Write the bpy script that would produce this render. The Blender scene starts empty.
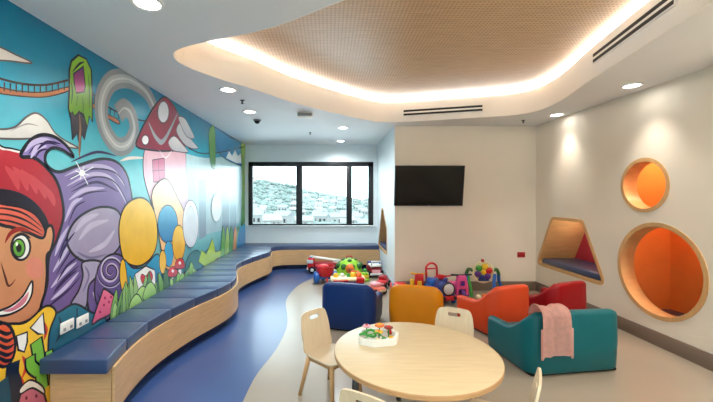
import bpy, bmesh, math, random
from mathutils import Vector, Matrix, Euler
random.seed(7)
SC = bpy.context.scene
COL = SC.collection
F = 353.0; VX = 329.0; VY = 196.0; EYE = 1.55; CEIL = 2.7
PI = math.pi

# ------------------------------------------------------------------ materials
def lin(c):
    c = c / 255.0
    return c / 12.92 if c <= 0.04045 else ((c + 0.055) / 1.055) ** 2.4
def rgb(r, g, b): return (lin(r), lin(g), lin(b), 1.0)
_M = {}
def mat(name, col, rough=0.5, spec=0.5, vary=0.06, scale=6.0, stretch=(1, 1, 1), coat=0.0, metal=0.0, bump=0.0, bscale=80.0):
    if name in _M: return _M[name]
    m = bpy.data.materials.new(name); m.use_nodes = True
    nt = m.node_tree; N = nt.nodes; L = nt.links
    b = N['Principled BSDF']
    b.inputs['Roughness'].default_value = rough
    b.inputs['Specular IOR Level'].default_value = spec
    b.inputs['Metallic'].default_value = metal
    b.inputs['Coat Weight'].default_value = coat
    b.inputs['Coat Roughness'].default_value = 0.12
    tc = N.new('ShaderNodeTexCoord'); mp = N.new('ShaderNodeMapping')
    mp.inputs['Scale'].default_value = stretch
    L.new(tc.outputs['Object'], mp.inputs['Vector'])
    ns = N.new('ShaderNodeTexNoise'); ns.inputs['Scale'].default_value = scale
    ns.inputs['Detail'].default_value = 4.0
    L.new(mp.outputs['Vector'], ns.inputs['Vector'])
    rp = N.new('ShaderNodeValToRGB')
    rp.color_ramp.elements[0].position = 0.3; rp.color_ramp.elements[1].position = 0.7
    rp.color_ramp.elements[0].color = tuple(max(0, c * (1 - vary)) for c in col[:3]) + (1,)
    rp.color_ramp.elements[1].color = tuple(min(1, c * (1 + vary)) for c in col[:3]) + (1,)
    L.new(ns.outputs['Fac'], rp.inputs['Fac'])
    L.new(rp.outputs['Color'], b.inputs['Base Color'])
    if bump:
        n2 = N.new('ShaderNodeTexNoise'); n2.inputs['Scale'].default_value = bscale
        L.new(mp.outputs['Vector'], n2.inputs['Vector'])
        bp = N.new('ShaderNodeBump'); bp.inputs['Strength'].default_value = bump; bp.inputs['Distance'].default_value = 0.002
        L.new(n2.outputs['Fac'], bp.inputs['Height']); L.new(bp.outputs['Normal'], b.inputs['Normal'])
    _M[name] = m
    return m
def emit(name, col, strength):
    m = bpy.data.materials.new(name); m.use_nodes = True
    N = m.node_tree.nodes; N.clear()
    e = N.new('ShaderNodeEmission'); e.inputs['Color'].default_value = col; e.inputs['Strength'].default_value = strength
    o = N.new('ShaderNodeOutputMaterial'); m.node_tree.links.new(e.outputs[0], o.inputs['Surface'])
    return m

WHITE_WALL = mat('white wall paint', rgb(234, 225, 209), 0.55, 0.35, 0.012, 3)
COOL_WALL = mat('daylight tinted wall paint', rgb(222, 232, 234), 0.5, 0.35, 0.012, 3)  # cool tint of the window light put into the off-white wall colour
CEIL_M = mat('ceiling paint', rgb(228, 230, 230), 0.6, 0.3, 0.01, 2)
CREAM = mat('cream bulkhead paint', rgb(246, 243, 237), 0.5, 0.3, 0.01, 2)
PLY = mat('birch plywood', rgb(208, 168, 120), 0.42, 0.4, 0.10, 5, (1.2, 1.2, 14))
PLY_H = mat('birch plywood lining', rgb(208, 164, 110), 0.4, 0.4, 0.08, 5, (1, 10, 1))
EDGE = mat('timber edge', rgb(190, 150, 105), 0.5, 0.3, 0.1, 8, (1, 1, 8))
NAVY = mat('navy vinyl', rgb(46, 66, 104), 0.36, 0.6, 0.05, 8, coat=0.22, bump=0.05)
KICK = mat('navy kickboard', rgb(24, 36, 74), 0.5, 0.3)
SKIRT = mat('taupe skirting vinyl', rgb(128, 112, 98), 0.5, 0.3, 0.03)
SKIRT_P = mat('pale blue skirting vinyl', rgb(176, 192, 200), 0.4, 0.3, 0.03)
BLACK = mat('black frame', rgb(28, 30, 32), 0.4, 0.4)
DARK = mat('dark plastic', rgb(24, 24, 26), 0.45, 0.4)
WHITE_P = mat('white plastic', rgb(236, 234, 228), 0.35, 0.4, 0.02)
GREY_P = mat('grey plastic', rgb(130, 132, 134), 0.4, 0.4, 0.03)
RED_P = mat('red plastic', rgb(200, 28, 36), 0.3, 0.5, 0.04)
DRED_P = mat('dark red plastic', rgb(150, 22, 38), 0.3, 0.5, 0.04)
BLUE_P = mat('blue plastic', rgb(28, 96, 180), 0.3, 0.5, 0.04)
NAVY_P = mat('dark blue plastic', rgb(34, 52, 120), 0.3, 0.5, 0.04)
YEL_P = mat('yellow plastic', rgb(240, 190, 40), 0.3, 0.5, 0.04)
ORG_P = mat('orange plastic', rgb(232, 120, 48), 0.3, 0.5, 0.04)
GRN_P = mat('green plastic', rgb(60, 150, 60), 0.3, 0.5, 0.04)
LIME_P = mat('lime plastic', rgb(150, 205, 50), 0.3, 0.5, 0.04)
DGRN_P = mat('dark green plastic', rgb(40, 100, 40), 0.35, 0.5, 0.04)
PINK_P = mat('pink plastic', rgb(226, 80, 140), 0.3, 0.5, 0.04)
PALEPINK_P = mat('pale pink plastic', rgb(238, 170, 180), 0.3, 0.5, 0.04)
PURP_P = mat('purple plastic', rgb(92, 50, 130), 0.3, 0.5, 0.04)
CREAM_P = mat('cream plastic', rgb(240, 222, 180), 0.35, 0.5, 0.04)
RUST_P = mat('rust plastic', rgb(150, 50, 40), 0.35, 0.5, 0.04)
RUBBER = mat('black rubber', rgb(20, 20, 22), 0.7, 0.2)
METAL = mat('dark grey metal', rgb(90, 92, 96), 0.4, 0.5, 0.03, metal=0.6)
ORANGE_PANEL = mat('orange laminate', rgb(234, 152, 78), 0.4, 0.35, 0.04)
PINK_PANEL = mat('raspberry laminate', rgb(186, 54, 72), 0.4, 0.35, 0.04)
TABLE_TOP = mat('pale maple laminate', rgb(210, 189, 150), 0.34, 0.45, 0.06, 4, (1.2, 12, 1))
CHAIR_PLY = mat('whitewashed plywood', rgb(214, 195, 164), 0.4, 0.4, 0.05, 6, (8, 1, 1))
CHAIR_LEG = mat('beech timber', rgb(196, 154, 106), 0.45, 0.4, 0.1, 8, (6, 6, 1))

# ------------------------------------------------------------------ mesh helpers
class MB:
    """collects shapes into one mesh"""
    def __init__(s): s.bm = bmesh.new()
    def _take(s, t, M=None, mi=0, smooth=False):
        if M is not None: bmesh.ops.transform(t, matrix=M, verts=t.verts)
        for f in t.faces:
            f.material_index = mi; f.smooth = smooth
        me = bpy.data.meshes.new('tmp'); t.to_mesh(me); t.free()
        s.bm.from_mesh(me); bpy.data.meshes.remove(me)
        return s
    def box(s, c, size, r=0.0, rot=(0, 0, 0), mi=0, seg=2):
        t = bmesh.new(); bmesh.ops.create_cube(t, size=1)
        bmesh.ops.scale(t, vec=size, verts=t.verts)
        if r > 0: bmesh.ops.bevel(t, geom=t.edges[:], offset=min(r, min(size) * 0.49), segments=seg, profile=0.5, affect='EDGES')
        return s._take(t, Matrix.Translation(c) @ Euler(rot).to_matrix().to_4x4(), mi, r > 0)
    def cyl(s, p0, p1, r0, r1=None, n=16, mi=0, caps=True):
        p0 = Vector(p0); p1 = Vector(p1); d = p1 - p0
        t = bmesh.new(); bmesh.ops.create_cone(t, cap_ends=caps, segments=n, radius1=r0, radius2=r0 if r1 is None else r1, depth=d.length)
        for f in t.faces: f.smooth = len(f.verts) == 4
        M = Matrix.Translation((p0 + p1) / 2) @ Vector((0, 0, 1)).rotation_difference(d.normalized()).to_matrix().to_4x4()
        bmesh.ops.transform(t, matrix=M, verts=t.verts)
        for f in t.faces: f.material_index = mi
        me = bpy.data.meshes.new('tmp'); t.to_mesh(me); t.free(); s.bm.from_mesh(me); bpy.data.meshes.remove(me)
        return s
    def ball(s, c, r, sc=(1, 1, 1), n=12, mi=0, rot=(0, 0, 0)):
        t = bmesh.new(); bmesh.ops.create_uvsphere(t, u_segments=n + 4, v_segments=n, radius=r)
        bmesh.ops.scale(t, vec=sc, verts=t.verts)
        return s._take(t, Matrix.Translation(c) @ Euler(rot).to_matrix().to_4x4(), mi, True)
    def lathe(s, prof, c=(0, 0, 0), n=24, axis=None, mi=0):
        """prof: (radius, height) list; axis: direction of the height"""
        t = bmesh.new(); rings = []
        for r, h in prof:
            rings.append([t.verts.new((r * math.cos(2 * PI * i / n), r * math.sin(2 * PI * i / n), h)) for i in range(n)] if r > 1e-6 else [t.verts.new((0, 0, h))])
        for a, b in zip(rings, rings[1:]):
            for i in range(n):
                j = (i + 1) % n
                q = [a[i % len(a)], a[j % len(a)], b[j % len(b)], b[i % len(b)]]
                q = list(dict.fromkeys(q))
                if len(q) > 2: t.faces.new(q)
        bmesh.ops.recalc_face_normals(t, faces=t.faces[:])
        M = Matrix.Translation(c)
        if axis is not None: M = M @ Vector((0, 0, 1)).rotation_difference(Vector(axis).normalized()).to_matrix().to_4x4()
        return s._take(t, M, mi, True)
    def tube(s, pts, r, n=8, closed=False, mi=0):
        pts = [Vector(p) for p in pts]; m = len(pts)
        rs = r if isinstance(r, (list, tuple)) else [r] * m
        t = bmesh.new(); rings = []; up = Vector((0, 0, 1)); prev = None
        for i, p in enumerate(pts):
            a = pts[(i - 1) % m] if (closed or i > 0) else p
            b = pts[(i + 1) % m] if (closed or i < m - 1) else p
            d = (b - a).normalized()
            if prev is None:
                u = d.cross(up)
                if u.length < 1e-3: u = d.cross(Vector((1, 0, 0)))
            else:
                u = prev - d * prev.dot(d)
            u.normalize(); v = d.cross(u); prev = u
            rings.append([t.verts.new(p + (u * math.cos(2 * PI * k / n) + v * math.sin(2 * PI * k / n)) * rs[i]) for k in range(n)])
        for i in range(m if closed else m - 1):
            a = rings[i]; b = rings[(i + 1) % m]
            for k in range(n): t.faces.new((a[k], a[(k + 1) % n], b[(k + 1) % n], b[k]))
        if not closed: t.faces.new(rings[0][::-1]); t.faces.new(rings[-1])
        bmesh.ops.recalc_face_normals(t, faces=t.faces[:])
        return s._take(t, None, mi, True)
    def prism(s, pts, vec, bevel=0.0, mi=0, M=None):
        """pts: 3-D outline, extruded by vec"""
        t = bmesh.new(); vs = [t.verts.new(p) for p in pts]; f = t.faces.new(vs)
        g = bmesh.ops.extrude_face_region(t, geom=[f])
        bmesh.ops.translate(t, vec=vec, verts=[x for x in g['geom'] if isinstance(x, bmesh.types.BMVert)])
        bmesh.ops.recalc_face_normals(t, faces=t.faces[:])
        if bevel:
            es = [e for e in t.edges if len(e.link_faces) == 2 and e.calc_face_angle(0) > 0.6]
            bmesh.ops.bevel(t, geom=es, offset=bevel, segments=3, profile=0.5, affect='EDGES')
        return s._take(t, M, mi, bool(bevel))
    def plate(s, outer, holes, f, vec, mi=0, post=None):
        """flat sheet with holes: (u,v) loops -> f(u,v), thickened by vec"""
        t = bmesh.new(); es = []
        for lp in [outer] + holes:
            vs = [t.verts.new(f(*p)) for p in lp]
            for i in range(len(vs)): es.append(t.edges.new((vs[i], vs[(i + 1) % len(vs)])))
        bmesh.ops.triangle_fill(t, use_beauty=True, use_dissolve=False, edges=es)
        g = bmesh.ops.extrude_face_region(t, geom=t.faces[:])
        bmesh.ops.translate(t, vec=vec, verts=[x for x in g['geom'] if isinstance(x, bmesh.types.BMVert)])
        bmesh.ops.recalc_face_normals(t, faces=t.faces[:])
        if post:
            for v in t.verts: v.co = post(v.co)
        return s._take(t, None, mi)
    def quad(s, pts, mi=0):
        s.bm.faces.new([s.bm.verts.new(p) for p in pts]).material_index = mi
        return s
    def strip(s, A, B, mi=0, closed=False, smooth=True):
        va = [s.bm.verts.new(p) for p in A]; vb = [s.bm.verts.new(p) for p in B]
        n = len(A)
        for i in range(n if closed else n - 1):
            j = (i + 1) % n
            f = s.bm.faces.new((va[i], va[j], vb[j], vb[i])); f.material_index = mi; f.smooth = smooth
        return s
    def build(s, name, mats, parent=None, loc=None, rot=None):
        me = bpy.data.meshes.new(name); s.bm.to_mesh(me); s.bm.free()
        for m in (mats if isinstance(mats, (list, tuple)) else [mats]): me.materials.append(m)
        o = bpy.data.objects.new(name, me); COL.objects.link(o)
        if parent is not None: o.parent = parent
        if loc is not None: o.location = loc
        if rot is not None: o.rotation_euler = rot
        return o
def auto_smooth(o, ang=0.7):
    me = o.data
    bm = bmesh.new(); bm.from_mesh(me)
    for f in bm.faces: f.smooth = True
    for e in bm.edges: e.smooth = len(e.link_faces) == 2 and e.calc_face_angle(0) < ang
    bm.to_mesh(me); bm.free()
    return o
def tag(o, label, cat, group=None):
    o['label'] = label; o['category'] = cat
    if group: o['group'] = group
    return o
def thing(name, label, cat, loc=(0, 0, 0), rz=0.0, group=None):
    o = bpy.data.objects.new(name, None); COL.objects.link(o); o.empty_display_size = 0.1
    o.location = loc; o.rotation_euler = (0, 0, rz)
    return tag(o, label, cat, group)
def struct(o): o['kind'] = 'structure'; return o
def copy_tree(o, parent=None):
    c = o.copy(); COL.objects.link(c)
    if parent is not None: c.parent = parent
    for ch in list(o.children): copy_tree(ch, c)
    return c
def catmull(P, k=6, closed=True):
    n = len(P); out = []
    rng = range(n) if closed else range(n - 1)
    for i in rng:
        g = (lambda j: P[j % n]) if closed else (lambda j: P[max(0, min(n - 1, j))])
        a, b, c, d = g(i - 1), g(i), g(i + 1), g(i + 2)
        for q in range(k):
            t = q / k
            out.append(tuple(0.5 * (2 * b[m] + (c[m] - a[m]) * t + (2 * a[m] - 5 * b[m] + 4 * c[m] - d[m]) * t * t + (3 * b[m] - a[m] - 3 * c[m] + d[m]) * t ** 3) for m in range(len(b))))
    if not closed: out.append(tuple(P[-1]))
    return out
def rounded(P, r, k=6):
    """polygon with rounded corners"""
    out = []; n = len(P)
    for i in range(n):
        a = Vector(P[i - 1]); b = Vector(P[i]); c = Vector(P[(i + 1) % n])
        u = (a - b).normalized(); v = (c - b).normalized()
        ang = math.acos(max(-1, min(1, u.dot(v)))); d = min(r / math.tan(ang / 2), (a - b).length * 0.49, (c - b).length * 0.49)
        p = b + u * d; q = b + v * d
        for j in range(k + 1):
            t = j / k
            out.append(tuple((1 - t) ** 2 * p + 2 * t * (1 - t) * b + t * t * q))
    return out
def offset(P, d):
    """closed outline moved outward by d (outline wound counter-clockwise)"""
    n = len(P); out = []
    area = sum(P[i][0] * P[(i + 1) % n][1] - P[(i + 1) % n][0] * P[i][1] for i in range(n))
    s = 1 if area > 0 else -1
    for i in range(n):
        a = Vector(P[i - 1]); c = Vector(P[(i + 1) % n]); t = (c - a)
        if t.length < 1e-9: out.append(P[i]); continue
        t.normalize(); nn = Vector((t.y, -t.x)) * s
        out.append((P[i][0] + nn.x * d, P[i][1] + nn.y * d))
    return out

# ------------------------------------------------------------------ camera
cd = bpy.data.cameras.new('camera'); cam = bpy.data.objects.new('camera', cd); COL.objects.link(cam)
cam.location = (0, 0, EYE); cam.rotation_euler = (PI / 2, 0, 0)
cd.sensor_width = 36; cd.lens = F / 713 * 36
cd.shift_x = (356.5 - VX) / 713; cd.shift_y = (VY - 201) / 713
cd.clip_end = 5000; cd.clip_start = 0.05
SC.camera = cam
SC.view_settings.view_transform = 'Standard'; SC.view_settings.look = 'None'
SC.view_settings.gamma = 1; SC.view_settings.use_curve_mapping = False
SC.view_settings.exposure = 1.1

# ------------------------------------------------------------------ room shell
XL, XA, XR = -1.88, 1.08, 3.40
YB, YW, YF = 5.80, 7.90, -2.2
T = 0.15
# floor with an inlaid blue zone beside the bench
def floor_mat():
    m = mat('grey beige vinyl floor', rgb(156, 144, 127), 0.30, 0.6, 0.05, 1.6, coat=0.12, bump=0.02)
    return m
BLUE_FLOOR = mat('blue vinyl floor', rgb(56, 80, 130), 0.30, 0.6, 0.05, 2.5, coat=0.15)
edge = [(-.66, -2.2), (-.67, 1.2), (-.66, 2.2), (-.65, 2.655), (-.627, 3.07), (-.535, 3.575), (-.50, 4.145), (-.545, 4.6), (-.635, 5.2), (-.60, 5.75), (-.50, 6.22), (-.25, 6.72), (.2, 7.0), (.7, 7.1), (XA, 7.15)]
ec = catmull([(y, x) for x, y in edge], 6, False)
mb = MB()
mb.prism([(XL - T, YF - T, 0), (XR + T, YF - T, 0), (XR + T, YB + T, 0), (XA + T, YB + T, 0), (XA + T, YW + T, 0), (XL - T, YW + T, 0)], (0, 0, -0.12))
E = [(x, y, 0.0012) for y, x in ec]
poly = [(XL, YF, 0.0012)] + E + [(XA, YW, 0.0012), (XL, YW, 0.0012)]
mb.prism(poly[::-1], (0, 0, -0.001), mi=1)
struct(mb.build('floor', [floor_mat(), BLUE_FLOOR]))
# ceiling with the coffer opening
rim = [(.103, 2.06), (-.388, 2.405), (-.894, 2.62), (-1.16, 2.75), (-1.275, 2.886), (-1.283, 3.09), (-1.10, 3.435), (-.814, 3.797), (-.47, 4.30), (-.014, 4.81), (.486, 5.274), (.80, 5.49), (1.085, 5.489), (1.545, 5.372), (2.224, 5.166), (2.604, 5.03), (2.812, 4.781), (2.80, 4.27), (2.583, 3.453), (2.36, 2.479), (2.275, 2.109), (2.1, 1.5), (1.85, 1.22), (1.5, 1.26), (1.0, 1.53), (.55, 1.79)]
rimc = catmull(rim, 4)
mb = MB()
mb.plate([(XL - T, YF - T), (XR + T, YF - T), (XR + T, YB + T), (XA + T, YB + T), (XA + T, YW + T), (XL - T, YW + T)], [rimc], lambda u, v: (u, v, CEIL), (0, 0, 0.05))
struct(mb.build('ceiling', CEIL_M))
HF = 0.31
rimf = offset(rimc, -.004)
r1 = offset(rimc, 0.11)
mb = MB()
mb.strip([(x, y, CEIL - .0005) for x, y in rimf], [(x, y, CEIL + HF) for x, y in rimf], closed=True)
mb.strip([(x, y, CEIL - .0005) for x, y in rimf], [(x, y, CEIL - .0005) for x, y in offset(rimc, .004)], closed=True)
r0 = offset(rimc, 0.02)
mb.strip([(x, y, CEIL + HF) for x, y in rimf], [(x, y, CEIL + HF) for x, y in r0], closed=True)
mb.strip([(x, y, CEIL + HF) for x, y in r0], [(x, y, CEIL + HF - .03) for x, y in r0], closed=True)
mb.strip([(x, y, CEIL + HF - .03) for x, y in r0], [(x, y, CEIL + HF - .03) for x, y in r1], closed=True)
mb.strip([(x, y, CEIL + HF - .03) for x, y in r1], [(x, y, CEIL + HF + .045) for x, y in r1], closed=True)
struct(mb.build('trim_1', CREAM))['label'] = 'cream bulkhead face of the ceiling recess'
LED = emit('cove strip light', (1.0, 0.975, 0.93, 1), 22.0)
ra = offset(rimc, 0.092); rb_ = offset(rimc, 0.10)
mb = MB()
mb.strip([(x, y, CEIL + HF - .02) for x, y in ra], [(x, y, CEIL + HF + .02) for x, y in ra], closed=True)
mb.strip([(x, y, CEIL + HF + .02) for x, y in ra], [(x, y, CEIL + HF + .02) for x, y in rb_], closed=True)
led = mb.build('cove_light', LED)
tag(led, 'glowing warm white strip light hidden along the rim of the ceiling recess', 'light')
# perforated timber panel
def perf_mat():
    m = bpy.data.materials.new('perforated oak panel'); m.use_nodes = True
    nt = m.node_tree; N = nt.nodes; L = nt.links; b = N['Principled BSDF']
    b.inputs['Roughness'].default_value = 0.36; b.inputs['Specular IOR Level'].default_value = 0.5
    tc = N.new('ShaderNodeTexCoord')
    mp = N.new('ShaderNodeMapping'); mp.inputs['Scale'].default_value = (2.2, 26, 1); L.new(tc.outputs['Object'], mp.inputs['Vector'])
    ns = N.new('ShaderNodeTexNoise'); ns.inputs['Scale'].default_value = 2.0; ns.inputs['Detail'].default_value = 6
    L.new(mp.outputs['Vector'], ns.inputs['Vector'])
    rp = N.new('ShaderNodeValToRGB'); rp.color_ramp.elements[0].color = rgb(190, 155, 116); rp.color_ramp.elements[1].color = rgb(213, 178, 136)
    rp.color_ramp.elements[0].position = .3; rp.color_ramp.elements[1].position = .7
    L.new(ns.outputs['Fac'], rp.inputs['Fac'])
    sc = N.new('ShaderNodeVectorMath'); sc.operation = 'SCALE'; sc.inputs['Scale'].default_value = 1 / 0.034
    L.new(tc.outputs['Object'], sc.inputs[0])
    fr = N.new('ShaderNodeVectorMath'); fr.operation = 'FRACTION'; L.new(sc.outputs[0], fr.inputs[0])
    sb = N.new('ShaderNodeVectorMath'); sb.operation = 'SUBTRACT'; sb.inputs[1].default_value = (.5, .5, 0); L.new(fr.outputs[0], sb.inputs[0])
    ml = N.new('ShaderNodeVectorMath'); ml.operation = 'MULTIPLY'; ml.inputs[1].default_value = (1, 1, 0); L.new(sb.outputs[0], ml.inputs[0])
    ln = N.new('ShaderNodeVectorMath'); ln.operation = 'LENGTH'; L.new(ml.outputs[0], ln.inputs[0])
    lt = N.new('ShaderNodeMath'); lt.operation = 'LESS_THAN'; lt.inputs[1].default_value = 0.21; L.new(ln.outputs['Value'], lt.inputs[0])
    mx = N.new('ShaderNodeMix'); mx.data_type = 'RGBA'; L.new(lt.outputs[0], mx.inputs['Factor'])
    L.new(rp.outputs['Color'], mx.inputs['A']); mx.inputs['B'].default_value = rgb(152, 116, 84)
    L.new(mx.outputs['Result'], b.inputs['Base Color'])
    return m
mb = MB()
mb.prism([(x, y, CEIL + HF + .045) for x, y in r1], (0, 0, 0.03))
struct(mb.build('ceiling_panel', perf_mat()))

# left wall
mb = MB(); mb.box((XL - T / 2, (YF + YW) / 2, CEIL / 2), (T, YW - YF + 2 * T, CEIL)); struct(mb.build('wall_left', COOL_WALL))
# wall behind the camera
W2 = (-1.5, 1.3, .85, 2.35)  # opening for the added fill window
mb = MB(); mb.plate([(XL, 0), (XR, 0), (XR, CEIL), (XL, CEIL)], [[(W2[0], W2[2]), (W2[1], W2[2]), (W2[1], W2[3]), (W2[0], W2[3])]], lambda u, v: (u, YF, v), (0, -T, 0)); struct(mb.build('wall_front', WHITE_WALL))
# window wall
WX0, WX1, WZ0, WZ1 = -1.81, 0.995, 0.892, 2.317
mb = MB(); mb.plate([(XL, 0), (XA + T, 0), (XA + T, CEIL), (XL, CEIL)], [[(WX0, WZ0), (WX1, WZ0), (WX1, WZ1), (WX0, WZ1)]], lambda u, v: (u, YW, v), (0, T, 0))
struct(mb.build('wall_far', COOL_WALL))
# television wall
mb = MB(); mb.box(((XA + XR) / 2 + .0005, YB + T / 2, CEIL / 2), (XR - XA - .001, T, CEIL))
struct(mb.build('wall_back', WHITE_WALL))

def yz(x): return lambda u, v: (x, u, v)
# alcove side wall with a tent-shaped nook
nookA = rounded([(7.74, .45), (6.55, .45), (6.60, .96), (7.04, 1.31), (7.22, 1.31)], 0.07)
mb = MB(); mb.plate([(YB + .0006, 0), (YW, 0), (YW, CEIL), (YB + .0006, CEIL)], [nookA], yz(XA), (.08, 0, 0)); struct(mb.build('wall_alcove', COOL_WALL))
# right wall with a tent-shaped nook and two round openings
nookR = rounded([(5.80, .43), (4.31, .43), (4.72, 1.235), (5.39, 1.235)], 0.10)
def circ(cy, cz, r, n=56): return [(cy + r * math.cos(2 * PI * i / n), cz + r * math.sin(2 * PI * i / n)) for i in range(n)]
BIG = (3.655, .775, .50); SML = (3.815, 1.668, .295)
mb = MB(); mb.plate([(YF, 0), (YB, 0), (YB, CEIL), (YF, CEIL)], [nookR, circ(*BIG), circ(*SML)], yz(XR), (T, 0, 0)); struct(mb.build('wall_right', WHITE_WALL))

# timber linings: proud frame + tunnel
def lining(name, out, band, x0, depth, s, m, tagtxt):
    """ring set in an opening: face band, tunnel running depth behind the wall"""
    inn = offset(out, -band)
    mb = MB(); p = 0.006 * s
    A = [(x0 - p, y, z) for y, z in out]; B = [(x0 - p, y, z) for y, z in inn]
    C = [(x0 + depth * s, y, z) for y, z in inn]; D = [(x0 + depth * s, y, z) for y, z in out]
    O = [(x0 + .004 * s, y, z) for y, z in out]
    mb.strip(O, A, closed=True, smooth=False); mb.strip(A, B, closed=True, smooth=False); mb.strip(B, C, closed=True); mb.strip(C, D, closed=True, smooth=False)
    o = struct(mb.build(name, m)); o['label'] = tagtxt
    return inn
innA = lining('trim_2', nookA, .035, XA, .50, 1, PLY_H, 'plywood lining of the nook beside the window')
innR = lining('trim_3', nookR, .045, XR, .56, 1, PLY_H, 'plywood lining of the tent-shaped nook in the right wall')
lining('trim_4', circ(*BIG), .045, XR, T, 1, PLY_H, 'plywood ring around the large round opening')
lining('trim_5', circ(*SML), .04, XR, T, 1, PLY_H, 'plywood ring around the small round opening')
# nook back panels
mb = MB(); mb.prism([(XA + .50, y, z) for y, z in nookA], (.015, 0, 0)); struct(mb.build('panel', PLY_H))['label'] = 'plywood back of the nook beside the window'
mb = MB(); mb.prism([(XR + .56, y, z) for y, z in nookR], (.015, 0, 0)); struct(mb.build('panel', PINK_PANEL))['label'] = 'raspberry back of the tent-shaped nook'
# orange cubby behind the round openings
mb = MB(); cx0, cx1, cy0, cy1, ch = XR + T + .001, 4.12, 2.85, 4.26, 2.25
mb.box(((cx0 + cx1) / 2, cy1 + .02, ch / 2), (cx1 - cx0, .04, ch)); mb.box(((cx0 + cx1) / 2, cy0 - .02, ch / 2), (cx1 - cx0, .04, ch))
mb.box((cx1 + .02, (cy0 + cy1) / 2, ch / 2), (.04, cy1 - cy0 + .08, ch)); mb.box(((cx0 + cx1) / 2, (cy0 + cy1) / 2, ch + .02), (cx1 - cx0 + .04, cy1 - cy0 + .08, .04))
mb.box(((cx0 + cx1) / 2, (cy0 + cy1) / 2, .05), (cx1 - cx0, cy1 - cy0, .10))
# orange board on the inner face of the wall, with the two openings left free
mb.plate([(cy0, 0), (cy1, 0), (cy1, ch), (cy0, ch)], [circ(*BIG), circ(*SML)], yz(cx0), (.006, 0, 0))
struct(mb.build('wall_cubby', ORANGE_PANEL))
tag(MB().box(((cx0 + cx1) / 2 + .02, (cy0 + cy1) / 2, .152), (cx1 - cx0 - .08, cy1 - cy0 - .06, .10), .03, seg=3).build('seat_cushion', NAVY), 'dark navy cushion on the floor of the orange cubby behind the large round opening', 'cushion')
# nook cushions
def nook_cushion(inn, x0, d, lab, zb):
    ys = [y for y, z in inn]; y0, y1 = min(ys) + .03, max(ys) - .03
    # sides slope with the tent
    k = .09 * .45
    pts = [(x0, y0, zb), (x0, y1, zb), (x0, y1 - k, zb + .085), (x0, y0 + k, zb + .085)]
    tag(MB().prism(pts, (d, 0, 0), 0.018).build('seat_cushion', NAVY), lab, 'cushion')
nook_cushion(innR, XR + .012, .535, 'navy cushion lying in the tent-shaped nook of the right wall', .43 + .047)
nook_cushion(innA, XA + .012, .475, 'navy cushion lying in the nook of the pale side wall beside the window', .45 + .037)

# skirtings
mb = MB(); mb.box((XR - .008, (YF + YB) / 2, .075), (.016, YB - YF, .15), .004); struct(mb.build('baseboard_right', SKIRT))
mb = MB(); mb.box(((XA + XR) / 2, YB - .008, .075), (XR - XA, .016, .15), .004); struct(mb.build('baseboard_back', SKIRT))
mb = MB(); mb.box((XA - .006, (YB + 7.47) / 2 + .02, .05), (.012, 7.42 - YB, .10), .003); struct(mb.build('baseboard_alcove', SKIRT_P))

# ------------------------------------------------------------------ window
def glass_mat():
    m = bpy.data.materials.new('window glass'); m.use_nodes = True
    N = m.node_tree.nodes; L = m.node_tree.links; N.clear()
    t = N.new('ShaderNodeBsdfTransparent'); t.inputs['Color'].default_value = (.93, .96, .96, 1)
    g = N.new('ShaderNodeBsdfGlossy'); g.inputs['Roughness'].default_value = 0.02
    fr = N.new('ShaderNodeFresnel'); fr.inputs['IOR'].default_value = 1.45
    mx = N.new('ShaderNodeMixShader'); o = N.new('ShaderNodeOutputMaterial')
    L.new(fr.outputs[0], mx.inputs[0]); L.new(t.outputs[0], mx.inputs[1]); L.new(g.outputs[0], mx.inputs[2]); L.new(mx.outputs[0], o.inputs['Surface'])
    return m
GLASS = glass_mat()
win = bpy.data.objects.new('window_1', None); COL.objects.link(win); win.location = (0, YW + .03, 0); struct(win)
win['label'] = 'wide three-pane window in a black frame'
fy = .03
def fbar(x0, x1, z0, z1): return MB().box(((x0 + x1) / 2, fy, (z0 + z1) / 2), (x1 - x0, .07, z1 - z0), .004)
mb = MB()
mb.box(((WX0 + WX1) / 2, fy, WZ1 - .05), (WX1 - WX0, .08, .10), .004); mb.box(((WX0 + WX1) / 2, fy, WZ0 + .018), (WX1 - WX0, .08, .036), .004)
mb.box((WX0 + .047, fy, (WZ0 + WZ1) / 2), (.094, .08, WZ1 - WZ0), .004); mb.box((WX1 - .056, fy, (WZ0 + WZ1) / 2), (.112, .08, WZ1 - WZ0), .004)
mb.build('window_frame', BLACK, win)
for a, b in ((-.738, -.60), (.392, .515)):
    fbar(a, b, WZ0 + .03, WZ1 - .09).build('mullion', BLACK, win)
for a, b in ((WX0 + .09, -.735), (-.603, .395), (.512, WX1 - .11)):
    MB().box(((a + b) / 2, fy, (WZ0 + WZ1) / 2 - .03), (b - a, .008, WZ1 - WZ0 - .12)).build('pane', GLASS, win)
mb = MB(); mb.box(((WX0 + WX1) / 2, -.04, WZ0 - .012), (WX1 - WX0 + .05, .06, .02), .004); mb.build('window_sill', COOL_WALL, win)
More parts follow.
